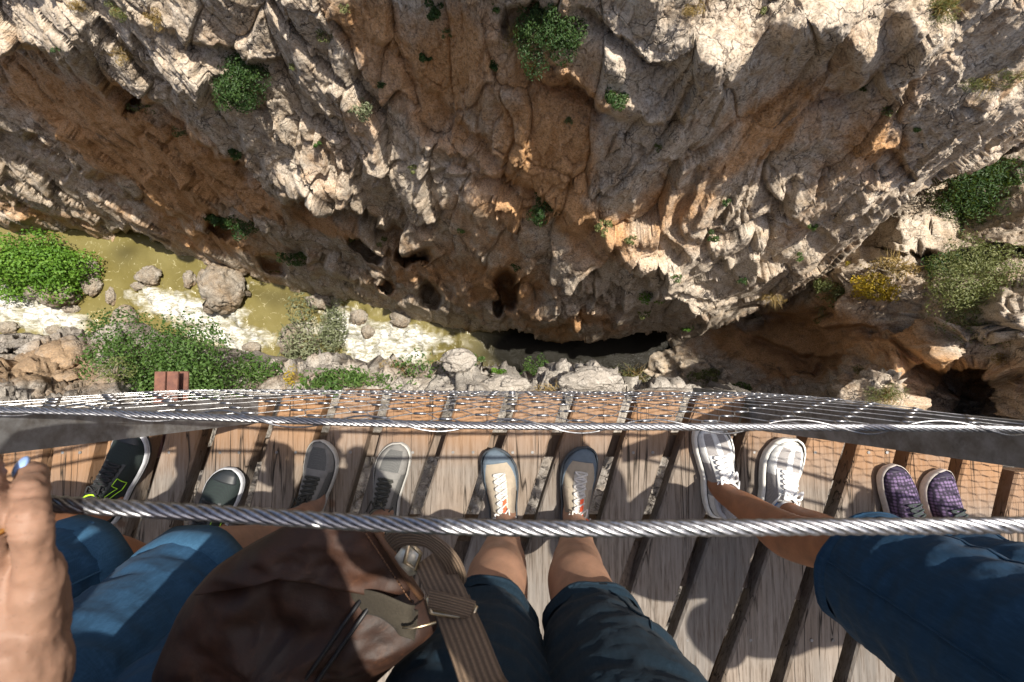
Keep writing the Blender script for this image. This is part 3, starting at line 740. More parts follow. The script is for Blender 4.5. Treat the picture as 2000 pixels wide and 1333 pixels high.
# ------------------------------------------------------------------ railing
rail = thing('railing', 'cable railing with diamond wire net along the open edge of the walkway', 'railing', (0, -.07, 0))
def cable(name, path, rad, lay, parent, strands=6, step=.006, mat=None, seg=7):
    """wire rope: helical strands wound round the path"""
    P = [Vector(p) for p in path]
    L = [0]
    for a, b in zip(P[:-1], P[1:]): L.append(L[-1]+(b-a).length)
    n = int(L[-1]/step); S = np.linspace(0, L[-1], n)
    pts = np.stack([np.interp(S, L, [p[i] for p in P]) for i in range(3)], -1)
    k = max(1, int(.09/step)); ker = np.ones(2*k+1)/(2*k+1)
    sm = np.stack([np.convolve(np.pad(pts[:, i], k, 'edge'), ker, 'valid') for i in range(3)], -1)
    sm[0], sm[-1] = pts[0], pts[-1]; pts = sm
    T = np.gradient(pts, axis=0); T /= np.linalg.norm(T, axis=1, keepdims=True)
    U = np.cross(T, [0, 0, 1.0]); U /= np.linalg.norm(U, axis=1, keepdims=True); W = np.cross(U, T)
    mb = MB(); sr = rad*.345; hr = rad-sr
    V = []; Fc = []; base = 0
    for j in range(strands):
        ph = 2*math.pi*j/strands - 2*math.pi*S/lay
        C = pts + U*(np.cos(ph)*hr)[:, None] + W*(np.sin(ph)*hr)[:, None]
        tt = np.gradient(C, axis=0); tt /= np.linalg.norm(tt, axis=1, keepdims=True)
        u2 = np.cross(tt, T); u2 /= np.linalg.norm(u2, axis=1, keepdims=True)+1e-9; w2 = np.cross(u2, tt)
        for q in range(seg):
            a = 2*math.pi*q/seg; V.append(C + u2*(math.cos(a)*sr) + w2*(math.sin(a)*sr))
        idx = base + np.arange(seg)[:, None]*n + np.arange(n)[None]
        for q in range(seg):
            a, b = idx[q], idx[(q+1) % seg]
            Fc.append(np.stack([a[:-1], a[1:], b[1:], b[:-1]], -1))
        base += seg*n
    me = np_mesh(name, np.concatenate(V), np.concatenate(Fc))
    return link(name, me, mat or M['cable'], parent, True)
Z_TOP, Z_MID = 1.10, .80
def post_xy(k, z): e = EDGE[k]; lean = -.03*z if 0 else 0; return Vector((e[0], e[1]+lean, z))
top = [Vector((EDGE[1][0], EDGE[1][1], Z_TOP)), Vector((EDGE[2][0], EDGE[2][1]+.02, Z_TOP)), Vector((-.735, -.078, Z_TOP))]
top += [at(x, y, Z_TOP) for x, y in ((-200, 968), (100, 985), (300, 995), (500, 1008), (700, 1022), (850, 1030), (1000, 1034), (1200, 1034), (1500, 1030), (2000, 1027), (2400, 1020))]
top += [Vector((.695, -.088, Z_TOP)), Vector((EDGE[5][0], EDGE[5][1], Z_TOP)), Vector((EDGE[6][0], EDGE[6][1], Z_TOP))]
cable('handrail_cable', top, .0052, .050, rail, step=.004)
mid = [Vector((EDGE[1][0], EDGE[1][1], Z_MID)), Vector((EDGE[2][0], EDGE[2][1], Z_MID)), Vector((-.735, -.050, Z_MID))]
mid += [at(x, y, Z_MID) for x, y in ((0, 799), (250, 808), (500, 819), (650, 825), (850, 830), (1000, 833), (1300, 834), (1700, 835), (2000, 838))]
mid += [Vector((.695, -.078, Z_MID)), Vector((EDGE[5][0], EDGE[5][1], Z_MID)), Vector((EDGE[6][0], EDGE[6][1], Z_MID))]
cable('net_cable', mid, .0050, .052, rail, step=.005)
mx = [p.x for p in mid]; my = [p.y for p in mid]
def net_pt(x, f):
    """x along, f 0..1 from the deck edge to the net cable; the net bellies out slightly"""
    y0 = edge_y(x)+.004; y1 = float(np.interp(x, mx, my))
    return Vector((x, y0+(y1-y0)*f + .010*math.sin(math.pi*f), -.03+(Z_MID+.03)*f))
def net():
    V = MB(); Fer = MB()
    dx = .044; rows = 17
    xs = np.arange(-3.3, 3.3, dx)
    for r in range(rows):
        pa = []
        for i, x in enumerate(xs):          # every wire zigzags between two rows of ferrules
            up_ = (i % 2 == r % 2); f = (r + (1 if up_ else 0))/rows
            pa += [net_pt(x-.011, f), net_pt(x+.011, f)]
        V.tube(pa, .0008, 4, cap=False)
    for r in range(rows+1):
        for i, x in enumerate(xs):
            if i % 2 == r % 2: continue
            Fer.tube([net_pt(x-.0085, r/rows), net_pt(x+.0085, r/rows)], [(.0019, .0016)]*2, 6)
    V.build('wire_net', M['net'], rail, world_space=True)
    Fer.build('net_ferrules', M['cable'], rail, world_space=True)
net()
# lacing wire that ties the net to the lower cable
lac = []
for s in np.arange(-2.0, 2.0, .006):
    y = float(np.interp(s, mx, my)); a = s/.178*2*math.pi
    q = (s/.178) % 1.0
    lac.append((s, y + .0085*math.cos(a), Z_MID-.004 + .0085*math.sin(a)))
mb = MB(); mb.tube(lac, .0012, 5); mb.build('lacing_wire', M['cable'], rail, world_space=True)
# flat tapered steel posts, set across the edge of the deck
for k, (bo, bi, tw) in {2: (.02, -.09, .6), 3: (-.012, -.088, .6), 4: (.002, -.10, .6), 5: (.02, -.09, .6)}.items():
    ex, ey = EDGE[k]; t = .012
    prof = [(ey+bo, -.45), (ey+bo, .0), (ey+bo+(.016 if k == 3 else .002), .8), (ey+bo+.012, 1.14), (ey-.030, 1.14), (ey+bi*.56, .8), (ey+bi, .0), (ey+bi, -.45)]
    vs = [(ex+s*t/2, y, z) for s in (-1, 1) for y, z in prof]; n8 = len(prof)
    fs = [tuple(range(n8)), tuple(range(n8, 2*n8))[::-1]] + [(i, n8+i, n8+(i+1) % n8, (i+1) % n8) for i in range(n8)]
    mb = MB(); mb.add(vs, fs)
    po = mb.build('post', M['post'], rail, smooth=False, world_space=True)
    mb = MB(); mb.box((ex, ey-.03, -.02+.028), (.10, .11, .012))
    for bx in (-.035, .035): mb.tube([(ex+bx, ey-.06, .012), (ex+bx, ey-.06, .026)], .008, 6)
# ------------------------------------------------------------------ vegetation
def leaf_material(name, cols, trans=.25):
    m, n, l, p = new_mat(name)
    a = N(n, 'Attribute', attribute_name='leafv'); sep = n.new('ShaderNodeSeparateColor'); l.new(a.outputs['Color'], sep.inputs[0])
    c = ramp(n, l, sep.outputs[0], [(i/(len(cols)-1), q) for i, q in enumerate(cols)])
    l.new(c, p.inputs['Base Color']); p.inputs['Roughness'].default_value = .55; p.inputs['Specular IOR Level'].default_value = .35
    tr = n.new('ShaderNodeBsdfTranslucent'); l.new(mixc(n, l, .5, c, (.25, .3, .02)), tr.inputs[0])
    mx_ = n.new('ShaderNodeMixShader'); mx_.inputs[0].default_value = trans
    l.new(p.outputs[0], mx_.inputs[1]); l.new(tr.outputs[0], mx_.inputs[2]); l.new(mx_.outputs[0], n['Material Output'].inputs[0])
    return m
M['leaf_bright'] = leaf_material('bright leaves', [(.055, .13, .012), (.09, .20, .02), (.15, .27, .035)])
M['leaf_dark'] = leaf_material('dark leaves', [(.018, .042, .012), (.03, .07, .016), (.055, .10, .025)])
M['leaf_mid'] = leaf_material('mid green leaves', [(.035, .08, .016), (.06, .12, .025), (.10, .17, .04)])
M['leaf_olive'] = leaf_material('olive leaves', [(.08, .10, .03), (.14, .16, .055), (.22, .23, .10)])
M['leaf_grey'] = leaf_material('grey green leaves', [(.09, .11, .055), (.16, .18, .10), (.27, .29, .18)])
M['leaf_yellow'] = leaf_material('yellow leaves', [(.20, .17, .02), (.42, .29, .02), (.55, .40, .04)])
M['leaf_dry'] = leaf_material('dry grass', [(.20, .13, .04), (.32, .22, .08), (.40, .30, .13)])
mt, n_, l_, p_ = new_mat('twig'); v_ = coords(n_, l_)
l_.new(mixc(n_, l_, noise_tex(n_, l_, v_, 12, 4), (.10, .075, .05), (.24, .20, .15)), p_.inputs['Base Color']); p_.inputs['Roughness'].default_value = .9
M['twig'] = mt

def foliage(name, n, rad, leaf, mat, parent, rng, shape='leaf', clumps=14, nrm=None, hollow=.35, stems=None):
    """n small folded leaves gathered round sub-clumps of an uneven crown; local origin at the crown's centre"""
    cc = rng.normal(size=(clumps, 3)); cc /= np.linalg.norm(cc, axis=1, keepdims=True)
    cc *= (rng.uniform(hollow, 1.0, clumps)**.6)[:, None]*.78
    cr = rng.uniform(.22, .42, clumps)
    w = cr**2/np.sum(cr**2)
    k = rng.choice(clumps, n, p=w)
    q = rng.normal(size=(n, 3)); q /= np.linalg.norm(q, axis=1, keepdims=True)
    rr = rng.uniform(.35, 1.0, n)**.5
    C = (cc[k] + q*(cr[k]*rr)[:, None])*np.asarray(rad)
    out = (cc[k]*.4 + q) ; out /= np.linalg.norm(out, axis=1, keepdims=True)
    a = rng.normal(size=(n, 3)) + out*.5; a -= out*(a*out).sum(1, keepdims=True)*.6; a /= np.linalg.norm(a, axis=1, keepdims=True)
    b = np.cross(out + .7*rng.normal(size=(n, 3)), a); b /= np.linalg.norm(b, axis=1, keepdims=True)+1e-9
    f = np.cross(a, b)
    s = leaf*rng.uniform(.6, 1.35, n)[:, None]; asp = .42 if shape == 'leaf' else (.12 if shape == 'blade' else .7)
    V = np.stack([C - a*s*.5, C + b*s*asp*.5 + f*s*.10, C + a*s*.55, C - b*s*asp*.5 + f*s*.10], 1).reshape(-1, 3)
    i = np.arange(n)*4
    Fc = np.concatenate([np.stack([i, i+1, i+2], -1), np.stack([i, i+2, i+3], -1)])
    val = np.clip(rng.normal(.5, .2, n) + .28*(sigm(cc[k][:, 0]*3.3+k)), 0, 1)
    at_ = np.repeat(np.stack([val, val, val], -1), 4, 0)
    o = link(name, np_mesh(name, V, Fc, {'leafv': at_}, smooth=False), mat, parent)
    return o, cc*np.asarray(rad)
def sigm(x): return np.sin(x*2.1)
def sprig_tuft(name, n, length, mat, parent, rng, up, droop=.3):
    """grass-like tuft: n thin arching blades from one root"""
    up = np.asarray(up, float); V = []; Fc = []; A = []
    for i in range(n):
        d = up + rng.normal(size=3)*.55; d /= np.linalg.norm(d); L = length*rng.uniform(.5, 1.1)
        side = np.cross(d, rng.normal(size=3)); side /= np.linalg.norm(side); w = length*.013*rng.uniform(.7, 1.6)
        root = rng.normal(size=3)*length*.16; b = len(V)
        for t in (0, .4, .75, 1):
            p = root + d*L*t + np.array([0, 0, -1])*L*droop*t*t
            ww = w*(1-t*.9); V += [p-side*ww, p+side*ww]; 
        val = rng.uniform(0, 1); A += [val]*8
        for t in range(3): Fc.append((b+2*t, b+2*t+1, b+2*t+3, b+2*t+2))
    A = np.array(A); return link(name, np_mesh(name, np.array(V), np.array(Fc), {'leafv': np.stack([A, A, A], -1)}, smooth=False), mat, parent)

PLANTN = [0]
def plant(name, label, cat, px, py, wpx, hpx, mat, n, leafpx, group=None, only=None, shape='leaf', clumps=14, lift=.35, stems=True, tuft=None, hollow=.35, dscale=1.0):
    PLANTN[0] += 1; rng = np.random.default_rng(1000+PLANTN[0])
    p, nr, dist = hit(px, py, only)
    d = CAM_Z-p.z; s = d/F
    rx, ry = wpx*.5*s, hpx*.5*s; rz = (rx+ry)*.5*.8
    c = p + nr*min(rx, ry)*lift + Vector((0, 0, min(rx, ry)*lift*.6))
    # keep the crown's centre on the same line of sight
    k = 1.0
    c = p + (CAMV-p).normalized()*min(rx, ry)*.55*(lift/.35)
    rx *= 1.36; ry *= 1.36; n = int(n*1.3)
    t = thing(name, label, cat, p, 0, group)
    o, cc = foliage('crown' if cat == 'tree' else 'foliage', n, (rx, ry, rz), leafpx*s, mat, t, rng, shape, clumps, hollow=hollow)
    o.location = c-p
    if tuft: sprig_tuft('grass_blades', int(tuft*1.6), max(rx, ry)*.75, M['leaf_dry'], t, rng, tuple(nr*.6+Vector((0, 0, .5))))
    if stems:
        mb = MB()
        for q in cc[:min(len(cc), 9)]:
            e = Vector(q) + (c-p); mdl = e*.5 + Vector((rng.normal()*.08*rx, rng.normal()*.08*rx, -.05*rz))
            mb.tube([-nr*.08*rx, mdl*.5+Vector((0, 0, .02*rz)), mdl, e], [rx*.045, rx*.032, rx*.022, rx*.006], 5)
        mb.build('trunk' if cat == 'tree' else 'stems', M['twig'], t)
    return t
CAM_V = CAMV
WP = 'plants growing from the far cliff face'
plant('tree', 'bright green leafy tree leaning over the river boulders', 'tree', 78, 530, 165, 118, M['leaf_bright'], 12000, 5.2, shape='round', clumps=70, only=(1,), lift=.5, hollow=.2)
plant('bush', 'large round green bush below the rusty beam on the near rocks', 'bush', 318, 716, 240, 165, M['leaf_mid'], 13000, 5.0, only=(2,), shape='round', clumps=60, lift=.95, hollow=.2)
plant('bush', 'sparse grey green bush standing beside the white rapids', 'bush', 620, 668, 110, 140, M['leaf_grey'], 2800, 6.5, clumps=26, lift=.4)
plant('bush', 'leafy green shrub between the large round bush and the grey green bush', 'bush', 520, 735, 105, 75, M['leaf_mid'], 620, 9, clumps=20, lift=.2)
plant('bush', 'broad leafy shrub right behind the wire net, its top third from the left', 'bush', 690, 755, 210, 60, M['leaf_mid'], 1300, 9, clumps=30, lift=.15)
plant('bush', 'twiggy shrub of few green leaves left of the pale round rock', 'bush', 815, 735, 110, 95, M['leaf_mid'], 420, 8, clumps=26, lift=.2)
plant('bush', 'dark green bush between the two grey rocks on the near ledge', 'bush', 1043, 735, 50, 75, M['leaf_mid'], 900, 6, clumps=14, lift=.2)
plant('bush', 'low olive bush with thin upright stems beside the pointed grey rock', 'bush', 1240, 735, 90, 40, M['leaf_olive'], 520, 6, shape='blade', clumps=16, lift=.3, tuft=60)
plant('bush', 'small olive green bush on the near ledge above the dark slot', 'bush', 1383, 745, 60, 40, M['leaf_olive'], 650, 5, clumps=12, lift=.4)
plant('bush', 'tiny dark bush at the right end of the near ledge', 'bush', 1445, 757, 40, 22, M['leaf_mid'], 300, 5, clumps=8, lift=.4)
plant('bush', 'pale dry bush at the left edge of the large round bush', 'bush', 225, 735, 70, 60, M['leaf_olive'], 420, 6, clumps=14, lift=.2)
plant('grass_tuft', 'bright green tuft with yellow flowers on the near ledge', 'grass', 575, 742, 40, 45, M['leaf_yellow'], 160, 5, clumps=8, tuft=70)
plant('grass_tuft', 'round green tuft on bare soil of the near ledge', 'grass', 585, 748, 22, 26, M['leaf_bright'], 240, 4, clumps=6)
plant('grass_tuft', 'tan dry grass beside the twiggy shrub', 'grass', 775, 715, 60, 40, M['leaf_dry'], 260, 6, shape='blade', clumps=10, tuft=60)
plant('grass_tuft', 'brown dry grass clump in front of the pointed grey rock', 'grass', 1080, 765, 70, 22, M['leaf_dry'], 260, 6, shape='blade', clumps=8, tuft=40)
plant('bush', 'small green plant on top of the pale round rock', 'plant', 930, 705, 28, 22, M['leaf_mid'], 160, 5, clumps=6)
plant('bush', 'small leafy plant in the crack right of the pale round rock', 'plant', 975, 730, 32, 22, M['leaf_bright'], 150, 6, clumps=6)
# far wall
plant('bush', 'dark green ivy-like bush hanging on the bright ridge at the upper left', 'bush', 468, 160, 108, 100, M['leaf_dark'], 4600, 6, WP, clumps=26)
plant('bush', 'largest dark bush near the top of the cliff, among grey blocks', 'bush', 1070, 62, 120, 135, M['leaf_dark'], 5600, 6.5, WP, clumps=26, tuft=120)
plant('bush', 'slender green bush below the big grey blocks', 'bush', 1208, 185, 40, 62, M['leaf_dark'], 620, 7, WP, clumps=12)
plant('bush', 'dark bush at mid cliff over the orange stain', 'bush', 1063, 405, 62, 62, M['leaf_dark'], 900, 6, WP, clumps=14)
plant('bush', 'dark bush in the hollow above the rapids, left of its pale stone', 'bush', 428, 425, 46, 46, M['leaf_dark'], 600, 6, WP, clumps=10)
plant('bush', 'dark bush in the hollow above the rapids, right of its pale stone', 'bush', 487, 440, 62, 52, M['leaf_dark'], 800, 6, WP, clumps=12)
plant('bush', 'mossy green bush low on the cliff above the cream boulder', 'bush', 572, 503, 60, 30, M['leaf_dark'], 520, 5, WP, clumps=10)
plant('bush', 'silvery pale bush alone on the grey cliff', 'bush', 702, 210, 50, 46, M['leaf_grey'], 420, 7, WP, clumps=10)
plant('bush', 'dark tuft at the start of the orange band, upper centre left', 'plant', 833, 115, 26, 24, M['leaf_dark'], 260, 6, WP, clumps=6)
plant('bush', 'dark tuft just below the tawny grass patch', 'plant', 962, 128, 26, 24, M['leaf_dark'], 240, 6, WP, clumps=6)
plant('bush', 'dark bush at the top edge, left of the tawny grass', 'bush', 842, 15, 40, 36, M['leaf_dark'], 420, 7, WP, clumps=8)
plant('bush', 'small green plant on the grey slab beside the silvery bush', 'plant', 742, 158, 20, 26, M['leaf_dark'], 180, 6, WP, clumps=5)
plant('bush', 'olive plant in the crack of the upper left grey cliff', 'plant', 638, 68, 36, 36, M['leaf_olive'], 260, 6, WP, clumps=7)
plant('grass_tuft', 'yellow green grass clump on the sunny ridge at the top left', 'grass', 235, 20, 50, 46, M['leaf_olive'], 320, 8, WP, None, 'blade', 9, tuft=110)
plant('grass_tuft', 'tawny dry grass beside the yellow green clump at the top left', 'grass', 300, 35, 34, 46, M['leaf_dry'], 200, 8, WP, None, 'blade', 7, tuft=80)
plant('grass_tuft', 'dry grass hanging from the sunny ledge at the left', 'grass', 235, 105, 42, 40, M['leaf_dry'], 200, 7, WP, None, 'blade', 7, tuft=80)
plant('grass_tuft', 'rusty brown grass at the top left corner', 'grass', 155, 18, 40, 30, M['leaf_dry'], 180, 7, WP, None, 'blade', 7, tuft=60)
plant('grass_tuft', 'yellow green moss tuft at the lip of the brown hollow', 'plant', 272, 210, 60, 24, M['leaf_olive'], 260, 5, WP, clumps=8)
plant('grass_tuft', 'tawny grass patch left of the largest dark bush', 'grass', 1010, 75, 50, 70, M['leaf_dry'], 300, 8, WP, None, 'blade', 9, tuft=110)
plant('grass_tuft', 'orange dry grass on the sunny boulder at the top', 'grass', 1352, 18, 36, 36, M['leaf_dry'], 200, 8, WP, None, 'blade', 7, tuft=80)
plant('grass_tuft', 'bright yellow green grass at the top right edge', 'grass', 1830, 22, 100, 46, M['leaf_olive'], 520, 8, WP, None, 'blade', 12, tuft=140)
plant('grass_tuft', 'olive moss on the right edge under the shaded rock', 'plant', 1925, 160, 80, 34, M['leaf_olive'], 520, 6, WP, None, 'blade', 10, tuft=60)
plant('grass_tuft', 'olive moss touching the right edge of the picture', 'plant', 1985, 150, 50, 40, M['leaf_olive'], 380, 6, WP, None, 'blade', 9, tuft=50)
plant('grass_tuft', 'small pale tuft below the sunlit wedge of rock', 'plant', 1735, 212, 30, 24, M['leaf_olive'], 160, 6, WP, clumps=6)
plant('bush', 'small bush on the sunlit broken rock at lower centre', 'bush', 1268, 572, 54, 40, M['leaf_bright'], 480, 6, WP, clumps=10)
plant('bush', 'dark little bush under the round hole of the cliff', 'plant', 1388, 455, 34, 28, M['leaf_dark'], 260, 6, WP, clumps=6)
plant('grass_tuft', 'lime streak of plants down the pale slab', 'plant', 1180, 440, 30, 46, M['leaf_olive'], 200, 6, WP, clumps=7)
plant('bush', 'small green plants on the ridge just above the dark slot', 'plant', 1340, 640, 34, 18, M['leaf_bright'], 160, 5, WP, clumps=6)
plant('grass_tuft', 'dry yellow grass along the ridge near the yellow bush', 'grass', 1510, 580, 50, 26, M['leaf_dry'], 200, 6, WP, None, 'blade', 8, tuft=70)
plant('bush', 'dark plant in the crack below the silvery bush', 'plant', 458, 300, 30, 22, M['leaf_dark'], 200, 5, WP, clumps=6)
# right recess
RG = 'plants in the recess on the right'
plant('bush', 'yellow flowering bush at the end of the sharp rock edge', 'bush', 1715, 560, 95, 62, M['leaf_yellow'], 1100, 6, RG, clumps=16)
plant('bush', 'yellow green bush between the rock edge and the yellow bush', 'bush', 1635, 575, 80, 60, M['leaf_olive'], 800, 6, RG, clumps=14, tuft=60)
plant('bush', 'dry olive brush above the yellow bush', 'bush', 1740, 530, 100, 40, M['leaf_dry'], 520, 6, RG, clumps=14, tuft=60)
plant('tree', 'dark leafy tree in the shaded recess at the right edge', 'tree', 1935, 375, 190, 125, M['leaf_dark'], 6500, 6, RG, clumps=50, hollow=.15)
plant('bush', 'sunlit spreading green bush on the right side', 'bush', 1920, 560, 170, 165, M['leaf_olive'], 8000, 5.2, RG, clumps=60, hollow=.15)
plant('bush', 'dark green part bush left of the sunlit spreading bush', 'bush', 1865, 525, 80, 70, M['leaf_dark'], 1100, 7, RG, clumps=16)
plant('grass_tuft', 'hanging green fern streak at the mouth of the dark cave', 'plant', 1730, 770, 70, 46, M['leaf_olive'], 420, 7, RG, None, 'blade', 12, tuft=120)
plant('grass_tuft', 'small yellow green tuft under the orange slot', 'plant', 1680, 725, 34, 26, M['leaf_olive'], 160, 6, RG, None, 'blade', 6, tuft=40)
plant('grass_tuft', 'drooping grass below the yellow green bush', 'grass', 1608, 618, 36, 34, M['leaf_olive'], 140, 6, RG, None, 'blade', 6, tuft=60)
plant('grass_tuft', 'dry grass on the rock right of the dark cave', 'grass', 1960, 700, 50, 26, M['leaf_dry'], 160, 6, RG, None, 'blade', 6, tuft=50)
plant('grass_tuft', 'yellow moss on the sharp rock edge', 'plant', 1655, 517, 24, 14, M['leaf_yellow'], 120, 4, RG, clumps=4)

for px_, py_, w_ in ((118, 98, 26), (352, 255, 26), (575, 128, 24), (620, 282, 16), (460, 302, 22), (808, 330, 22), (870, 70, 28), (905, 450, 22), (1010, 520, 20), (740, 470, 24), (680, 470, 20), (1110, 235, 18), (1285, 288, 18),
                      (1235, 470, 22), (1320, 545, 24), (1255, 612, 24), (1450, 545, 22), (1560, 500, 22), (1690, 170, 22), (1790, 255, 20), (1585, 445, 20), (1420, 395, 18), (965, 15, 24), (670, 12, 26), (1490, 20, 20)):
    plant('grass_tuft', 'small green tuft rooted in a crack of the cliff face', 'plant', px_, py_, w_, w_*.8, M[('leaf_dark', 'leaf_olive', 'leaf_mid')[(px_+py_) % 3]], 120, 5, 'small tufts in the cracks of the cliff', clumps=6, stems=False)
# ------------------------------------------------------------------ boulders
def boulder(label, px, py, wpx, hpx, seed, sink=.25, on=None, mat=None, group=None, flat=.8):
    if on is None: p = at(px, py, RIVER_Z)
    else: p = hit(px, py, on)[0]
    s = (CAM_Z-p.z)/F; rx, ry = wpx*.5*s, hpx*.5*s; rz = (rx+ry)*.5*flat
    bm = bmesh.new(); bmesh.ops.create_icosphere(bm, subdivisions=5, radius=1.0)
    V = np.array([v.co[:] for v in bm.verts]); 
    o1, e1, c1 = blocks(V+seed*3.7, 1.05, seed, 1.0, .3)
    o2, e2, c2 = blocks(V+seed*1.7, .42, seed+3, 1.0, .3)
    r = 1 + .17*o1 + .05*o2 - .05*(1-sstep(0, .10, e2)) + .16*fbm(V*1.1+seed, 3, seed+5) + .02*fbm(V*5, 3, seed+6)
    a = seed*1.3
    Q = V*r[:, None]*np.array([rx, ry, rz])
    for v, q in zip(bm.verts, Q): v.co = q
    me = bpy.data.meshes.new('boulder'); bm.to_mesh(me); bm.free()
    me.polygons.foreach_set('use_smooth', [True]*len(me.polygons))
    o = link('boulder', me, mat or M['boulder']); o.location = p + Vector((0, 0, rz*(1-sink*2)))
    k = (CAM_Z-o.location.z)/(CAM_Z-p.z); o.location.x = p.x*k; o.location.y = p.y*k
    return tag(o, label, 'boulder', group)
BG = 'boulders in the river'
boulder('big cream cracked boulder between the rapids and the cliff foot', 435, 565, 92, 90, 1, .15, group=BG)
boulder('cream boulder beneath the bright green tree', 112, 575, 85, 50, 2, .2, group=BG)
boulder('brown boulder right of the bright green tree', 180, 560, 36, 38, 3, .3, group=BG)
boulder('small ochre boulders heap at the cliff foot above the brown boulder', 172, 527, 42, 36, 4, .3, group=BG)
boulder('dark submerged stone in the middle of the calm olive pool', 217, 580, 18, 32, 5, .42, group=BG)
boulder('angular dark grey boulder at the edge of the big round bush', 243, 622, 40, 52, 6, .2, group=BG)
boulder('tan boulder at the head of the rapids by the cliff', 292, 540, 42, 36, 7, .25, group=BG)
boulder('small grey stone at the upstream edge of the rapids', 270, 560, 24, 16, 8, .35, group=BG)
boulder('pale upright stone in the dark gap under the cliff', 370, 545, 22, 32, 9, .25, group=BG)
boulder('pinkish boulder half hidden by the grey green bush', 568, 665, 44, 60, 10, .2, group=BG)
boulder('olive wet boulder close to the cliff foot, upper one of two', 700, 620, 34, 28, 11, .3, group=BG)
boulder('rust stained boulder standing in the lower rapids', 718, 648, 26, 26, 12, .3, group=BG)
boulder('dark wet boulder in the shaded cave mouth', 782, 622, 40, 34, 13, .3, group=BG)
boulder('brown boulder in the water under the cliff foot, right of the olive pool', 625, 590, 48, 30, 14, .3, group=BG)
boulder('flat grey stone at the lower left river bank', 140, 605, 32, 16, 15, .4, group=BG)
boulder('grey stone at the left edge of the picture by the foam', 15, 640, 36, 24, 16, .35, group=BG)
boulder('wet stone poking through foam near the left edge', 105, 645, 26, 18, 17, .4, group=BG)
boulder('small stone at the lower bank of the second pool', 492, 678, 34, 20, 18, .3, group=BG)
LGp = 'pale rocks on the near ledge'
boulder('pale rounded rock with a dark hollow on the near ledge', 895, 706, 66, 44, 21, .25, (2,), M['rock_near'], LGp)
boulder('slanted pale slab rock left of the dark green bush', 990, 756, 95, 44, 22, .3, (2,), M['rock_near'], LGp)
boulder('pointed grey rock on the near ledge, largest of the grey ones', 1150, 746, 110, 50, 23, .3, (2,), M['rock_near'], LGp)
boulder('dark grey rough rock beside the pointed grey rock', 1090, 742, 56, 34, 24, .3, (2,), M['rock_near'], LGp)
boulder('flat grey rock at the right end of the near ledge', 1300, 768, 120, 20, 25, .35, (2,), M['rock_near'], LGp)
boulder('small cream rock right behind the wire net', 885, 764, 60, 20, 26, .3, (2,), M['rock_near'], LGp)
# ------------------------------------------------------------------ cloth, skin, shoe materials
def cloth(name, col, scale=900, var=.16, rough=.85, twill=False, sheen=.02, wrinkle=.35):
    m, n, l, p = new_mat(name); v = coords(n, l)
    a = noise_tex(n, l, v, scale, 3, .6); b_ = noise_tex(n, l, v, 9, 5, .65); w = noise_tex(n, l, v, 28, 5, .6, .6)
    lo = tuple(q*(1-var) for q in col); hi = tuple(min(1, q*(1+var)) for q in col)
    c = mixc(n, l, ramp(n, l, mth(n, l, 'ADD', mth(n, l, 'MULTIPLY', a, .5), mth(n, l, 'MULTIPLY', b_, .5)), [(.32, 0), (.68, 1)]), lo, hi)
    if twill:
        wv = n.new('ShaderNodeTexWave'); wv.bands_direction = 'DIAGONAL'; wv.inputs['Scale'].default_value = 260; wv.inputs['Distortion'].default_value = 1.5; l.new(v, wv.inputs['Vector'])
        c = mixc(n, l, mth(n, l, 'MULTIPLY', wv.outputs['Fac'], .25), c, tuple(min(1, q*1.6+.008) for q in col))
        slub = noise_tex(n, l, coords(n, l, (1, 1, .12)), 240, 3, .7); c = mixc(n, l, ramp(n, l, slub, [(.45, 0), (.75, .5)]), c, tuple(min(1, q*1.8+.01) for q in col)); c = mixc(n, l, ramp(n, l, b_, [(.5, 0), (.75, .45)]), c, tuple(min(1, q*1.7+.008) for q in col)); c = mixc(n, l, ramp(n, l, w, [(.5, 0), (.8, .18)]), c, tuple(min(1, q*1.6+.008) for q in col))
    l.new(c, p.inputs['Base Color']); p.inputs['Roughness'].default_value = rough; p.inputs['Specular IOR Level'].default_value = .2
    p.inputs['Sheen Weight'].default_value = sheen
    bb = bump(n, l, w, wrinkle, .004); bb = bump(n, l, a, .25, .0006, bb); l.new(bb, p.inputs['Normal'])
    return m
def skin_mat(name, col):
    m, n, l, p = new_mat(name); v = coords(n, l)
    a = noise_tex(n, l, v, 25, 5, .6); f = noise_tex(n, l, v, 350, 3, .6)
    c = mixc(n, l, ramp(n, l, a, [(.3, 0), (.7, 1)]), tuple(q*.74 for q in col), (min(1, col[0]*1.14), col[1]*1.10, col[2]*1.08))
    c = mixc(n, l, ramp(n, l, f, [(.60, 0), (.72, .5)]), c, tuple(q*.5 for q in col))
    l.new(c, p.inputs['Base Color']); p.inputs['Roughness'].default_value = .62; p.inputs['Specular IOR Level'].default_value = .35
    p.inputs['Subsurface Weight'].default_value = .12; p.inputs['Subsurface Radius'].default_value = (.008, .003, .0015)
    l.new(bump(n, l, f, .2, .0006), p.inputs['Normal'])
    return m
def knit(name, a, b, scale, stretch=(1, 1, 1), sharp=.5):
    m, n, l, p = new_mat(name); v = coords(n, l, stretch)
    vo = n.new('ShaderNodeTexVoronoi'); vo.inputs['Scale'].default_value = scale; vo.inputs['Randomness'].default_value = .25; l.new(v, vo.inputs['Vector'])
    fn = noise_tex(n, l, v, 600, 2, .5)
    c = mixc(n, l, ramp(n, l, vo.outputs['Distance'], [(sharp*.5, 0), (sharp, 1)]), a, b)
    c = mixc(n, l, ramp(n, l, fn, [(.4, 0), (.7, .4)]), c, tuple(q*.4 for q in a))
    l.new(c, p.inputs['Base Color']); p.inputs['Roughness'].default_value = .85
    l.new(bump(n, l, vo.outputs['Distance'], -.4, .002), p.inputs['Normal'])
    return m
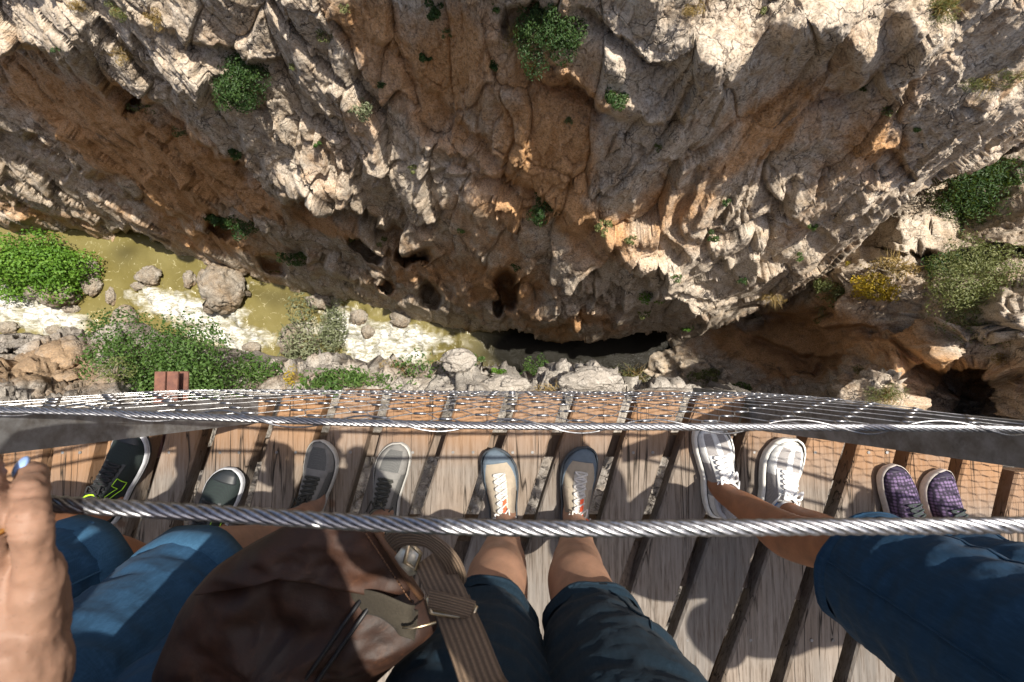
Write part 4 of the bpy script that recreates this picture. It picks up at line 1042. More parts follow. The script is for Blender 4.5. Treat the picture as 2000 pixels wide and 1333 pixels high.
def plain(name, col, rough=.6, metallic=0.0, var=.15):
    m, n, l, p = new_mat(name); v = coords(n, l); a = noise_tex(n, l, v, 70, 5, .65)
    l.new(mixc(n, l, ramp(n, l, a, [(.3, 0), (.7, 1)]), tuple(q*(1-var) for q in col), tuple(min(1, q*(1+var)) for q in col)), p.inputs['Base Color'])
    p.inputs['Roughness'].default_value = rough; p.inputs['Metallic'].default_value = metallic
    l.new(bump(n, l, a, .12, .001), p.inputs['Normal']); return m
M['skin'] = skin_mat('tanned skin', (.32, .185, .122)); M['skin_tan'] = skin_mat('deep tan skin', (.29, .135, .070)); M['skin_hand'] = skin_mat('hand skin', (.25, .148, .10))
M['denim_light'] = cloth('light blue denim', (.013, .046, .094), twill=True); M['denim_cuff'] = cloth('denim turn-up', (.022, .068, .125), twill=True)
M['denim_dark'] = cloth('dark blue denim', (.0045, .015, .026), twill=True); M['denim_mid'] = cloth('mid blue denim', (.008, .034, .072), twill=True)
M['shirt_a'] = cloth('white shirt', (.6, .58, .55)); M['shirt_b'] = cloth('grey shirt', (.2, .2, .21)); M['shirt_c'] = cloth('navy shirt', (.03, .04, .08)); M['shirt_d'] = cloth('green shirt', (.1, .16, .1))
M['hair'] = plain('brown hair', (.05, .03, .018), .5); M['nail_blue'] = plain('pale blue nail polish', (.30, .45, .80), .15, 0, .03)
M['eye'] = plain('eye', (.10, .075, .06), .3)

# ------------------------------------------------------------------ shoes
def W_(s): return float(np.interp(s, [0, .012, .05, .13, .25, .42, .58, .70, .80, .88, .945, .98, 1], [.004, .015, .027, .034, .035, .0355, .043, .0475, .0465, .041, .029, .0165, .003]))
class Shoe:
    """local frame: toe along +y, sole on z=0; s 0..1 heel to toe, u -1..1 across"""
    def __init__(sh, L, wk, side, hk=1.0, point=0.0):
        sh.L, sh.wk, sh.side, sh.hk = L, wk, side, hk
    def c(sh, s): return -sh.side*(.0075*math.sin(min(1, max(0, (s-.25)/.75))*math.pi)) - sh.side*.004*max(0, s-.8)*5*-1
    def y(sh, s): return (s-.5)*sh.L
    def H(sh, s): return sh.hk*float(np.interp(s, [0, .04, .12, .3, .40, .48, .56, .64, .72, .80, .88, .94, .98, 1], [.070, .088, .090, .086, .090, .084, .075, .066, .058, .052, .047, .041, .033, .024]))
    def p(sh, s, u, off=0.0):
        w = W_(s)*sh.wk; a = u*math.pi/2; z0 = .022+.010*max(0, s-.8)*2
        h = sh.H(s)-z0; e = .62
        nx = math.copysign(abs(math.sin(a))**.8, a); nz = max(0, math.cos(a))**e
        x = sh.c(s) + (w-.002)*nx*(1-.10*nz); z = z0 + h*nz
        v = Vector((x, sh.y(s), z))
        if off:
            d = Vector((math.sin(a), .35*(s > .75)*(s-.75)*4, math.cos(a))).normalized(); v += d*off
        return v
    def surf(sh, s0, s1, ulo, uhi, off, ns=18, nu=9, thick=.0016):
        """raised panel lying on the upper; ulo/uhi numbers or functions of s"""
        fl = ulo if callable(ulo) else (lambda s: ulo); fh = uhi if callable(uhi) else (lambda s: uhi)
        V = []; Fc = []
        for i in range(ns+1):
            s = s0+(s1-s0)*i/ns; a, b = fl(s), fh(s)
            for j in range(nu+1):
                edge = (j in (0, nu)) or (i in (0, ns))
                V.append(sh.p(s, a+(b-a)*j/nu, off-thick*1.2 if edge else off))
        for i in range(ns):
            for j in range(nu):
                q = i*(nu+1)+j; Fc.append((q, q+nu+1, q+nu+2, q+1))
        return V, Fc
def path_on(sh, pts, off, n=6):
    out = []
    for (a, b), (c, d) in zip(pts[:-1], pts[1:]):
        for k in range(n): f = k/n; out.append(sh.p(a+(c-a)*f, b+(d-b)*f, off))
    out.append(sh.p(*pts[-1], off)); return out

def make_shoe(spec, side, toe, heel, parent, zrest=.002):
    """toe and heel are photo pixels on the plank surface"""
    T, Hh = at(*toe, .015), at(*heel, .015); ax = T-Hh; L = ax.length
    o = bpy.data.objects.new('shoe', None); COL.objects.link(o); o.parent = parent
    mid_ = (T+Hh)/2; rz = math.atan2(-ax.x, ax.y)
    o.location = Vector((mid_.x, mid_.y, zrest)) - parent.location; o.rotation_euler = (0, 0, rz)
    sh = Shoe(L, spec.get('w', 1.0)*L/.285, side, spec.get('h', 1.0))
    # upper
    V = []; Fc = []; ns, nu = 56, 28
    for i in range(ns+1):
        s = i/ns
        for j in range(nu+1): V.append(sh.p(s, -1+2*j/nu))
    for i in range(ns):
        for j in range(nu): q = i*(nu+1)+j; Fc.append((q, q+nu+1, q+nu+2, q+1))
    mb = MB(); mb.add(V, Fc); mb.build('upper', spec['upper'], o)
    # sole: flared slab following the outline, with a groove
    outl = [(s, 1) for s in np.linspace(0, 1, 44)] + [(s, -1) for s in np.linspace(1, 0, 44)[1:-1]]
    fl = spec.get('flare', .0045)
    def ring(z, g, lift=0):
        r = []
        for s, sg in outl:
            w = W_(s)*sh.wk + g*(1 if .02 < s < .98 else .5); ts = max(0, s-.82)**2*.35 + max(0, .08-s)*.08
            r.append(Vector((sh.c(s)+sg*w, sh.y(s)+(g if s > .9 else (-g if s < .1 else 0))*.8, z+ts)))
        return r
    st = spec.get('sole_h', .028); rings = [ring(0, -.003), ring(.004, fl*.7), ring(st*.45, fl), ring(st*.55, fl*.75), ring(st*.62, fl), ring(st*.95, fl*.6), ring(st, fl*.1)]
    V = [p for r in rings for p in r]; n = len(outl); Fc = []; mi = []
    mb = MB()
    for k in range(len(rings)-1):
        fs = [(k*n+i, k*n+(i+1) % n, (k+1)*n+(i+1) % n, (k+1)*n+i) for i in range(n)]
        Fc.append((fs, 0 if k > 1 or 'outsole' not in spec else 1))
    mb.v = [tuple(p) for p in V]
    for fs, m_ in Fc: mb.f += fs; mb.m += [m_]*len(fs)
    mb.f.append(tuple(range(n))[::-1]); mb.m.append(0)
    mb.build('sole', [spec['sole'], spec.get('outsole', spec['sole'])], o)
    for nm, s0, s1, a, b, mt_, off in spec.get('panels', []):
        V, Fc = sh.surf(s0, s1, a, b, off); mb = MB(); mb.add(V, Fc); mb.build(nm, mt_, o)
    # tongue and collar
    ls0, ls1 = spec.get('lace_s', (.42, .68))
    V, Fc = sh.surf(.36, ls1+.01, lambda s: -.23+.05*(s-.4), lambda s: .23-.05*(s-.4), .003); mb = MB(); mb.add(V, Fc); mb.build('tongue', spec.get('tongue', spec['upper']), o)
    col = []
    for k in range(33):
        a = 2*math.pi*k/32; s = .205+.165*math.cos(a); x = math.sin(a)*.030*sh.wk
        col.append((sh.c(s)+x, sh.y(s), sh.H(min(.36, s))-.006+.004*math.cos(a)))
    mb = MB(); mb.tube(col, .0065, 8); mb.build('collar', spec.get('collar', spec['upper']), o)
    if 'rim' in spec:
        r2 = [(x*1.06, y, z+.006) for x, y, z in col]; mb = MB(); mb.tube(r2, .0022, 6); mb.build('collar_trim', spec['rim'], o)
    # laces: crossings then a bow
    mb = MB(); nr = spec.get('lace_n', 6); lr = spec.get('lace_r', .0022); hw = spec.get('lace_w', .30)
    ss = [ls1-(ls1-ls0)*k/(nr-1) for k in range(nr)]
    for k in range(nr):
        mb.tube(path_on(sh, [(ss[k], -hw*(1-.1*k/nr)), (ss[k]+.006, 0), (ss[k], hw*(1-.1*k/nr))], .0042, 5), [(lr*1.3, lr*.8)]*11, 6)
        if k+1 < nr and spec.get('cross', True):
            for sg in (-1, 1):
                mb.tube(path_on(sh, [(ss[k], sg*hw), (ss[k+1], -sg*hw*.95)], .0062+.001*sg, 8), [(lr*1.3, lr*.8)]*9, 6)
    mb.build('laces', spec['lace'], o)
    mb = MB(); b0 = sh.p(ls0+.01, 0, .010); q = spec.get('bow', .034)
    for sg in (-1, 1):
        lp = [b0]
        for k in range(1, 12):
            t = k/12*math.pi*2; lp.append(b0 + Vector((sg*q*.62*math.sin(t/2)*(1+.25*math.cos(t)), .010*math.sin(t)+q*.35*math.sin(t/2)*(.6+.4*sg), .006*math.sin(t/2)-.002)))
        lp.append(b0); mb.tube(lp, lr, 6)
        e = [b0, b0+Vector((sg*.012, -.008, .002)), b0+Vector((sg*.024, -.010-.012*sg, -.006)), b0+Vector((sg*.034, -.020+.012*sg, -.020))]
        mb.tube(e, lr, 6)
    mb.ball(b0, .0055, 8); mb.build('lace_bow', spec['lace'], o)
    if spec.get('tab'):
        V, Fc = sh.surf(ls0-.02, ls0+.16, .04*side*0+.02, .15, .0088, 8, 3); mb = MB(); mb.add(V, Fc)
        mb.tube([sh.p(ls0, .1, .008), sh.p(ls0-.02, .3, .014), sh.p(ls0-.04, .55, .014)], [.004, .003, .001], 6)
        mb.build('pull_tab', spec['tab'], o)
    if spec.get('emblem'):
        # outlined slanted letter N on the right flank
        s0, s1, uT, uB = .24, .50, .42, .86; sl = .05
        P0 = lambda a, b: (s0+(s1-s0)*a + sl*(1-b), uT+(uB-uT)*b)
        loop = [P0(*q) for q in ((0, 1), (0, 0), (.3, 0), (.72, .62), (.72, 0), (1, 0), (1, 1), (.70, 1), (.28, .38), (.28, 1), (0, 1))]
        mb = MB(); mb.tube(path_on(sh, loop, .0028, 6), .0010, 6); mb.build('emblem', spec['emblem'], o)
    return o, sh
lime = plain('lime trim', (.45, .85, .03), .5)
S_DARK = dict(upper=knit('dark running knit', (.007, .011, .013), (.011, .022, .019), 420, sharp=.6), sole=plain('grey white foam', (.42, .43, .45), .7), outsole=plain('black rubber', (.02, .02, .02), .8),
              lace=plain('black lace', (.012, .012, .013), .8), rim=lime, emblem=lime, collar=plain('black lining', (.01, .011, .012), .9), w=1.06, lace_n=7, lace_s=(.40, .66), lace_w=.27,
              panels=[('toe_cap', .86, .985, -.75, .75, plain('black toe film', (.010, .013, .015), .5), .0016), ('heel_counter', .05, .30, .45, .97, plain('black heel film', (.009, .01, .011), .5), .0016), ('heel_counter', .05, .30, -.97, -.45, plain('black heel film', (.009, .01, .011), .5), .0016),
                      ('eyestay', .40, .68, -.42, -.24, plain('dark overlay', (.03, .035, .037), .6), .0022), ('eyestay', .40, .68, .24, .42, plain('dark overlay', (.03, .035, .037), .6), .0022)])
gs = plain('grey suede', (.16, .155, .145), .9); gm = knit('grey mesh', (.055, .057, .056), (.11, .11, .105), 600)
S_GREY = dict(upper=gm, sole=plain('worn grey foam', (.40, .39, .36), .8), lace=plain('dark olive lace', (.03, .03, .024), .8), collar=plain('dark lining', (.025, .027, .024), .9), rim=plain('khaki trim', (.14, .13, .09), .8), w=1.0, lace_n=6, lace_s=(.42, .64), lace_w=.29, bow=.026,
              panels=[('toe_guard', .70, .99, .42, .98, gs, .0018), ('toe_guard', .70, .99, -.98, -.42, gs, .0018), ('toe_guard', .93, .995, -.6, .6, gs, .0024), ('vamp_strip', .655, .72, -.62, .62, gs, .0026), ('eyestay', .38, .66, .26, .60, gs, .0018), ('eyestay', .38, .66, -.60, -.26, gs, .0018), ('heel_counter', .04, .30, .4, .97, gs, .0016)])
bs = plain('beige suede', (.29, .245, .185), .92, 0, .10); rb = plain('blue grey rubber', (.085, .115, .145), .75)
S_BEIGE = dict(upper=bs, sole=plain('dark rubber edge', (.045, .055, .065), .8), lace=plain('off white lace', (.50, .48, .45), .8), collar=plain('navy lining', (.02, .022, .03), .9), rim=plain('cream trim', (.55, .52, .46), .8), tongue=plain('pale tongue', (.46, .43, .37), .9),
               tab=plain('orange tab', (.75, .10, .03), .7), w=1.02, lace_n=7, lace_s=(.38, .76), lace_w=.19, bow=.040, lace_r=.0023,
               panels=[('toe_rand', .86, .998, -.98, .98, rb, .0022), ('toe_rand', .55, .87, lambda s: .98-.5*max(0, (s-.55)/.32)**1.4, .995, rb, .002), ('toe_rand', .55, .87, -.995, lambda s: -.98+.5*max(0, (s-.55)/.32)**1.4, rb, .002),
                       ('side_panel', .30, .62, .40, .96, plain('taupe suede', (.23, .19, .145), .92), .0014), ('side_panel', .30, .62, -.96, -.40, plain('taupe suede', (.23, .19, .145), .92), .0014)])
ww = plain('white leather', (.60, .60, .58), .6); wg = knit('pale grey mesh', (.20, .19, .185), (.33, .31, .30), 600)
S_WHITE = dict(upper=wg, sole=plain('white foam', (.66, .65, .60), .7), lace=plain('white lace', (.70, .70, .70), .8), collar=plain('grey lining', (.35, .35, .36), .9), w=1.10, flare=.009, sole_h=.034, lace_n=6, lace_s=(.42, .66), lace_w=.28, bow=.046, lace_r=.0032,
               panels=[('toe_cap', .90, .995, -.9, .9, ww, .002), ('toe_band', .60, .92, .50, .97, ww, .002), ('toe_band', .60, .92, -.97, -.50, ww, .002), ('vamp_line', .66, .93, -.09, .09, ww, .0018), ('eyestay', .36, .68, .22, .52, ww, .0022), ('eyestay', .36, .68, -.52, -.22, ww, .0022),
                       ('heel_counter', .03, .26, .42, .97, ww, .002), ('heel_counter', .03, .26, -.97, -.42, ww, .002), ('flash', .20, .34, -.62, -.42, plain('blue flash', (.12, .26, .55), .5), .004), ('flash', .20, .34, .42, .62, plain('blue flash', (.12, .26, .55), .5), .004)])
S_PURPLE = dict(upper=knit('purple woven knit', (.17, .115, .225), (.014, .010, .024), 110, (1, 1, .8), .55), sole=plain('cream foam', (.55, .50, .46), .7), flare=.003, lace=plain('charcoal lace', (.025, .035, .035), .8), collar=plain('black lining two', (.012, .012, .014), .9), w=.98, lace_n=6, lace_s=(.40, .62), lace_w=.26, bow=.036,
                panels=[('toe_cap', .93, .995, -.95, .95, plain('dark purple film', (.03, .022, .045), .5), .0016), ('heel_counter', .03, .28, .4, .97, plain('magenta film', (.34, .03, .14), .5), .0016), ('heel_counter', .03, .28, -.97, -.4, plain('magenta film', (.34, .03, .14), .5), .0016)])

# ------------------------------------------------------------------ bodies
def remesh(mb, voxel, smooth=4, fac=.5, name='body'):
    me = mb.mesh('tmp'); o = bpy.data.objects.new('tmp', me); COL.objects.link(o)
    r = o.modifiers.new('r', 'REMESH'); r.mode = 'VOXEL'; r.voxel_size = voxel; r.use_smooth_shade = True
    if smooth: s = o.modifiers.new('s', 'SMOOTH'); s.iterations = smooth; s.factor = fac
    dg = bpy.context.evaluated_depsgraph_get(); ev = o.evaluated_get(dg)
    out = bpy.data.meshes.new_from_object(ev, depsgraph=dg); out.name = name
    bpy.data.objects.remove(o); bpy.data.meshes.remove(me)
    out.polygons.foreach_set('use_smooth', [True]*len(out.polygons)); out.materials.clear(); return out
def displace(me, fn):
    n = len(me.vertices); V = np.empty(n*3, np.float32); me.vertices.foreach_get('co', V); V = V.reshape(-1, 3).astype(float)
    Nn = np.empty(n*3, np.float32); me.vertices.foreach_get('normal', Nn); Nn = Nn.reshape(-1, 3)
    V = V + Nn*fn(V)[:, None]
    me.vertices.foreach_set('co', V.astype(np.float32).ravel()); me.update()
def wrinkles(amp, sc, seed):
    def f(V):
        q = V*np.array(sc)
        return amp*(1.6*fbm(q, 3, seed, ridged=True) + .7*fbm(q*.45, 2, seed+5))
    return f
def limb(mb, pts, rad, seg=18, sub=5):
    """tube through joints with smoothly interpolated radii"""
    P = []; Rr = []
    pts = [Vector(p) for p in pts]
    for i in range(len(pts)-1):
        p0 = pts[max(0, i-1)]; p1, p2 = pts[i], pts[i+1]; p3 = pts[min(len(pts)-1, i+2)]
        for k in range(sub):
            t = k/sub; P.append(.5*((2*p1)+(p2-p0)*t+(2*p0-5*p1+4*p2-p3)*t*t+(3*p1-p0-3*p2+p3)*t**3)); tt = t*t*(3-2*t); Rr.append(rad[i]*(1-tt)+rad[i+1]*tt)
    P.append(pts[-1]); Rr.append(rad[-1]); mb.tube(P, Rr, seg, round_cap=True)
def generic_hand(mb, wrist, fwd, up, side, curl=.7):
    """five separate fingers and a thumb on a palm; side=+1 when the thumb lies towards fwd x up"""
    w = Vector(wrist); f = Vector(fwd).normalized(); u = (Vector(up)-f*Vector(up).dot(f)).normalized(); r = f.cross(u)*side
    mb.ball(w+f*.045, (.040, .048, .014), 14, rot=Matrix((r, f, u)).transposed())
    for k, (o, L) in enumerate(((.028, .070), (.010, .078), (-.010, .073), (-.028, .058))):
        p = w+f*.082+r*o; pts = [w+f*.05+r*o*.9, p]; a = 0; d = f
        for j, q in enumerate((.45, .32, .26)):
            a += curl*(.5, .8, .6)[j]; d = f*math.cos(a)-u*math.sin(a); p = p+d*L*q; pts.append(p)
        limb(mb, pts, [.009, .0092, .0085, .008, .0065], 10, 3)
    limb(mb, [w+f*.02+r*.025, w+f*.045+r*.045-u*.008, w+f*.075+r*.052-u*.016, w+f*.098+r*.046-u*.022], [.012, .012, .0095, .008], 10, 3)
def stand_person(name_label, ankles, knees, hips, shoulders, head, arms, skin, shirt_m, shorts_m, hem_z, hem_r, thigh_r, leg_k=1.0, hair_long=False, hand_mesh=None, cuff=None, seed=1, fold=(9, 9, 20), hand_arm=None, seat=(.165, .115), knee_r=.052):
    base = Vector(((ankles[0].x+ankles[1].x)/2, (ankles[0].y+ankles[1].y)/2, 0))
    t = thing('person', name_label, 'person', base)
    mb = MB(); hc = (Vector(hips[0])+Vector(hips[1]))/2; sc_ = (Vector(shoulders[0])+Vector(shoulders[1]))/2
    for a, k, h in zip(ankles, knees, hips):
        a, k, h = Vector(a), Vector(k), Vector(h)
        shin = a.lerp(k, .62) + Vector((0, -.018, 0))
        limb(mb, [a+Vector((0, .05, -.068)), a+Vector((0, .012, -.058)), a+Vector((0, 0, .02)), a.lerp(k, .30)+Vector((0, -.006, 0)), shin, k+Vector((0, .006, -.02)), k+Vector((0, .008, .03)), k.lerp(h, .5), h],
             [.020*leg_k, .028*leg_k, .0325*leg_k, .040*leg_k, .053*leg_k, knee_r*leg_k, .054*leg_k, .066*leg_k, .080*leg_k])
    z0 = hc.z
    rings = []
    for f, rx, ry in ((-.07, .10, .08), (0, .155, .105), (.10, .150, .105), (.22, .135, .095), (.40, .160, .105), (.62, .165, .112), (.82, .165, .100), (.95, .12, .075), (1.02, .055, .05)):
        q = hc.lerp(sc_, f); rings.append((q.x, q.y, q.z, rx, ry))
    mb.loft(rings, 22)
    hd = Vector(head); limb(mb, [sc_+Vector((0, .0, -.02)), sc_.lerp(hd, .45), hd+Vector((0, -.01, -.06))], [.062, .052, .05])
    mb.ball(hd, (.076, .094, .112), 18); mb.ball(hd+Vector((0, .094, -.012)), (.013, .016, .020), 8); mb.ball(hd+Vector((0, .07, -.075)), (.035, .028, .03), 10)
    for s in (-1, 1): mb.ball(hd+Vector((s*.076, -.005, -.005)), (.008, .018, .028), 8)
    mb.ball(hd+Vector((0, .090, -.052)), (.024, .008, .008), 8)
    sl = MB()
    for i, (s, (elb, wr, fw, up, sd_)) in enumerate(zip(shoulders, arms)):
        s, elb = Vector(s), Vector(elb)
        limb(sl, [s, s.lerp(elb, .35), s.lerp(elb, .62)], [.066, .062, .060])
        if fw is None:                      # arm modelled finely elsewhere: stop at the sleeve
            limb(mb, [s, s.lerp(elb, .5)], [.052, .046]); continue
        limb(mb, [s, s.lerp(elb, .5), elb, elb.lerp(Vector(wr), .3), Vector(wr)], [.052, .046, .039, .040, .025])
        generic_hand(mb, wr, fw, up, sd_)
    me = remesh(mb, .0085, 5)
    if hand_mesh is not None:
        bm = bmesh.new(); bm.from_mesh(me); bm.from_mesh(hand_mesh); bm.to_mesh(me); bm.free()
        me.polygons.foreach_set('use_smooth', [True]*len(me.polygons))
    link('body', me, skin, t, True)
    for s in (-1, 1):
        eb = MB(); eb.ball(hd+Vector((s*.030, .0785, .012)), (.0105, .008, .007), 10); eb.build('eye', M['eye'], t, world_space=True)
    # hair
    hb = MB(); hb.ball(hd+Vector((0, -.014, .022)), (.083, .096, .104), 18)
    if hair_long: hb.ball(hd+Vector((0, -.07, -.06)), (.07, .05, .11), 14)
    hm = remesh(hb, .009, 2); displace(hm, lambda V: .006*fbm(V*np.array([60, 60, 14]), 3, 3, ridged=True)); link('hair', hm, M['hair'], t, True)
    # shirt
    rs = []
    for f, rx, ry in ((.02, .175, .128), (.12, .168, .122), (.24, .155, .112), (.40, .175, .118), (.62, .180, .124), (.82, .178, .112), (.95, .13, .085), (1.01, .075, .06)):
        q = hc.lerp(sc_, f); rs.append((q.x, q.y, q.z, rx, ry))
    sl.loft(rs, 22); sm = remesh(sl, .010, 4); displace(sm, wrinkles(.006, (9, 9, 12), seed+40)); link('shirt', sm, shirt_m, t, True)
    # shorts
    pb = MB(); rs = []
    for f, rx, ry in ((-.06, seat[0]*.9, seat[1]*.95), (0, seat[0], seat[1]), (.08, seat[0]*.99, seat[1]), (.17, seat[0]*.92, seat[1]*.95)):
        q = hc.lerp(sc_, f); rs.append((q.x, q.y, q.z, rx, ry))
    pb.loft(rs, 24); hems = []
    for a, k, h in zip(ankles, knees, hips):
        a, k, h = Vector(a), Vector(k), Vector(h)
        f = (hem_z-k.z)/(h.z-k.z); e = k.lerp(h, f) if f >= 0 else k.lerp(a, -f*(h.z-k.z)/(k.z-a.z))
        hems.append((e, (h-k).normalized()))
        pb.tube([e, e.lerp(h, .04), e.lerp(h, .35), e.lerp(h, .7), h], [hem_r*.985, hem_r, (hem_r+thigh_r)/2, thigh_r, thigh_r*1.02], 24)
    pm = remesh(pb, .0065, 3)
    hz = [(e.z, n) for e, n in hems]
    displace(pm, wrinkles(.0065, fold, seed)); shorts = link('shorts', pm, shorts_m, t, True)
    # side seam and inseam laid on the cloth
    bv = BVHTree.FromPolygons([v.co[:] for v in pm.vertices], [tuple(p.vertices) for p in pm.polygons])
    for (e, d), h in zip(hems, hips):
        for dr in (Vector((1, .35, 0)), Vector((-1, .35, 0)), Vector((.25, 1, 0)) if seed == 21 else Vector((-.2, -1, 0))):
            dr = (dr.normalized()-d*dr.normalized().dot(d)).normalized(); pts = []
            for k in range(30):
                c = e.lerp(Vector(h), .02+.93*k/29); hh = bv.ray_cast(c+dr*.25, -dr)
                if hh[0] is not None and (not pts or (hh[0]-pts[-1]).length < .05): pts.append(hh[0]+hh[1]*.0008)
            if len(pts) > 3:
                sb = MB(); sb.tube(pts, [(.0032, .0014)]*len(pts), 6); sb.build('seam', cuff or shorts_m, shorts)
    for e, d in hems:
        # stitched hem (or rolled turn-up)
        cb = MB(); w = .05 if cuff else .020; g = .007 if cuff else .0022
        prof = [(-.004, .004), (-.007, g), (w*.5, g+.003), (w-.004, g), (w, .001)]
        u = d.orthogonal().normalized(); v = d.cross(u); seg = 40; vs = []; fs = []
        for off, gg in prof:
            for k in range(seg):
                a = 2*math.pi*k/seg; rr = hem_r+gg+.003*math.sin(3*a+e.x*20)+.002*math.sin(7*a+off*60)
                vs.append(e+d*off+u*(math.cos(a)*rr)+v*(math.sin(a)*rr))
        for i in range(len(prof)-1):
            for k in range(seg): j = (k+1) % seg; fs.append((i*seg+k, i*seg+j, (i+1)*seg+j, (i+1)*seg+k))
        ins = len(vs)
        for k in range(seg): a = 2*math.pi*k/seg; vs.append(e+d*.012+u*(math.cos(a)*hem_r*.96)+v*(math.sin(a)*hem_r*.96))
        for k in range(seg): j = (k+1) % seg; fs.append((k, ins+k, ins+j, j))
        cb.add(vs, fs); ho = cb.build('turn_up' if cuff else 'hem', cuff or shorts_m, shorts, world_space=False)
    return t, shorts
def AK(px, py, z=.10): return at(px, py, z)+Vector((0, -.020, 0))
def relax(x, y, z=.80): return None

# hand on the handrail: right hand of the person in light denim, modelled finely
def hero_hand():
    mb = MB()
    Q = lambda px, py, z: at(px, py, z)
    fingers = [  # mcp, pip, dip, tip in photo pixels with height
        [(72, 1120, 1.128), (58, 1022, 1.139), (60, 962, 1.127), (64, 925, 1.108)],
        [(-18, 1100, 1.132), (-34, 1000, 1.145), (-34, 938, 1.132), (-28, 905, 1.110)],
        [(-98, 1100, 1.136), (-112, 990, 1.150), (-112, 925, 1.136), (-104, 890, 1.112)],
        [(-178, 1120, 1.133), (-194, 1010, 1.146), (-194, 950, 1.132), (-186, 915, 1.110)]]
    rad = [[.0094, .0088, .0083, .0068], [.0100, .0096, .0089, .0074], [.0103, .0098, .0091, .0076], [.0100, .0096, .0089, .0074]]
    wr = Q(28, 1330, 1.118)
    wc = [Q(62, 1290, 1.118), Q(40, 1290, 1.123), Q(5, 1290, 1.125), Q(-25, 1290, 1.122)]
    for f, r, w in zip(fingers, rad, wc):
        P = [Q(*p) for p in f]
        limb(mb, [w, w.lerp(P[0], .6), P[0]-Vector((0, 0, .002))], [.0125, .0118, .0108], 14, 5)
        tip = Q(f[3][0]-1, f[3][1]-5, f[3][2]-.008)
        limb(mb, [P[0], P[0].lerp(P[1], .5), P[1], P[1].lerp(P[2], .55), P[2], P[3], tip], [r[0]*1.05, r[0]*.93, r[1]*1.04, r[1]*.92, r[2], r[3], r[3]*.8], 16, 5)
    mb.ball(Q(88, 1200, 1.110), (.0110, .031, .013), 14); mb.ball(Q(20, 1210, 1.116), (.028, .036, .010), 16); mb.ball(Q(-70, 1200, 1.118), (.028, .036, .010), 16)
    # thumb closing under the cable
    limb(mb, [Q(-70, 1270, 1.108), Q(-165, 1180, 1.095), Q(-165, 1080, 1.078), Q(-110, 1010, 1.074), Q(-60, 985, 1.076)], [.015, .015, .012, .0105, .008], 14, 5)
    elb = Vector((-.47, -.47, 1.03))
    limb(mb, [wc[1].lerp(wc[2], .5), wr, wr.lerp(elb, .12), wr.lerp(elb, .4), elb, Vector((-.535, -.47, 1.16))], [.024, .0255, .026, .036, .041, .047], 20, 6)
    me = remesh(mb, .0018, 4, .5, 'hand')
    def creases(V):
        d = np.zeros(len(V))
        for f in fingers:
            for j, k in ((1, 1.0), (2, .8)):
                c = np.array(Q(*f[j]))
                for o in (-.004, 0, .004):
                    d -= .0010*k*np.exp(-((V[:, 1]-c[1]-o)/.0010)**2)*np.exp(-((V[:, 0]-c[0])/.011)**2)
        return d + .0007*fbm(V*110, 3, 9) + .0016*fbm(V*np.array([70, 22, 60]), 2, 4, ridged=True) + .0006*fbm(V*np.array([90, 320, 90]), 2, 6, ridged=True)
    displace(me, creases)
    return me, fingers, Q
hand_me, FING, Q = hero_hand()

p1, _ = stand_person('person at the far left in dark running shoes and rolled blue denim shorts', [AK(184, 994), AK(400, 1072)], [Vector((-1.10, -.34, .49)), Vector((-.765, -.365, .49))], [Vector((-1.05, -.40, .90)), Vector((-.86, -.40, .90))],
    [Vector((-1.15, -.42, 1.36)), Vector((-.80, -.42, 1.36))], Vector((-.96, -.22, 1.55)),
    [(Vector((-1.30, -.40, 1.14)), Vector((-1.22, -.18, 1.12)), (0, 1, -.2), (0, 0, 1), 1), (Vector((-.74, -.32, 1.16)), Vector((-.72, -.17, 1.125)), (0, 1, -.1), (0, 0, 1), -1)], M['skin_tan'], M['shirt_a'], M['denim_light'], .50, .092, .105, .92, True, cuff=M['denim_cuff'], seed=3)
p2, sh2 = stand_person('person in light denim shorts and grey sneakers holding the handrail cable at left', [AK(600, 988), AK(742, 1003)], [Vector((-.552, -.352, .49)), Vector((-.36, -.365, .49))], [Vector((-.56, -.45, .90)), Vector((-.40, -.47, .90))],
    [Vector((-.58, -.35, 1.36)), Vector((-.26, -.34, 1.37))], Vector((-.37, -.23, 1.57)),
    [(Vector((-.62, -.30, 1.16)), Vector((-.56, -.15, 1.125)), (0, 1, -.1), (0, 0, 1), 1), (Vector((-.47, -.47, 1.03)), None, None, None, 1)], M['skin_hand'], M['shirt_c'], M['denim_light'], .53, .088, .105, .92, True, hand_mesh=hand_me, cuff=M['denim_cuff'], seed=9)  # shirt's dark navy picked to read as shade
p3, _ = stand_person('person in dark denim shorts and beige laced shoes in the middle', [AK(987, 1014), AK(1124, 1014)], [Vector((-.028, -.395, .49)), Vector((.122, -.400, .49))], [Vector((-.065, -.455, .90)), Vector((.150, -.46, .90))],
    [Vector((-.145, -.36, 1.46)), Vector((.255, -.36, 1.46))], Vector((.0, -.155, 1.635)),
    [(Vector((-.22, -.30, 1.44)), Vector((-.085, -.10, 1.46)), (.3, .8, .2), (0, 0, 1), 1), (Vector((.33, -.36, 1.43)), Vector((.11, -.13, 1.47)), (-.4, .6, .3), (0, 0, 1), -1)], M['skin'], M['shirt_d'], M['denim_dark'], .60, .077, .116, 1.06, seed=14, seat=(.175, .125))
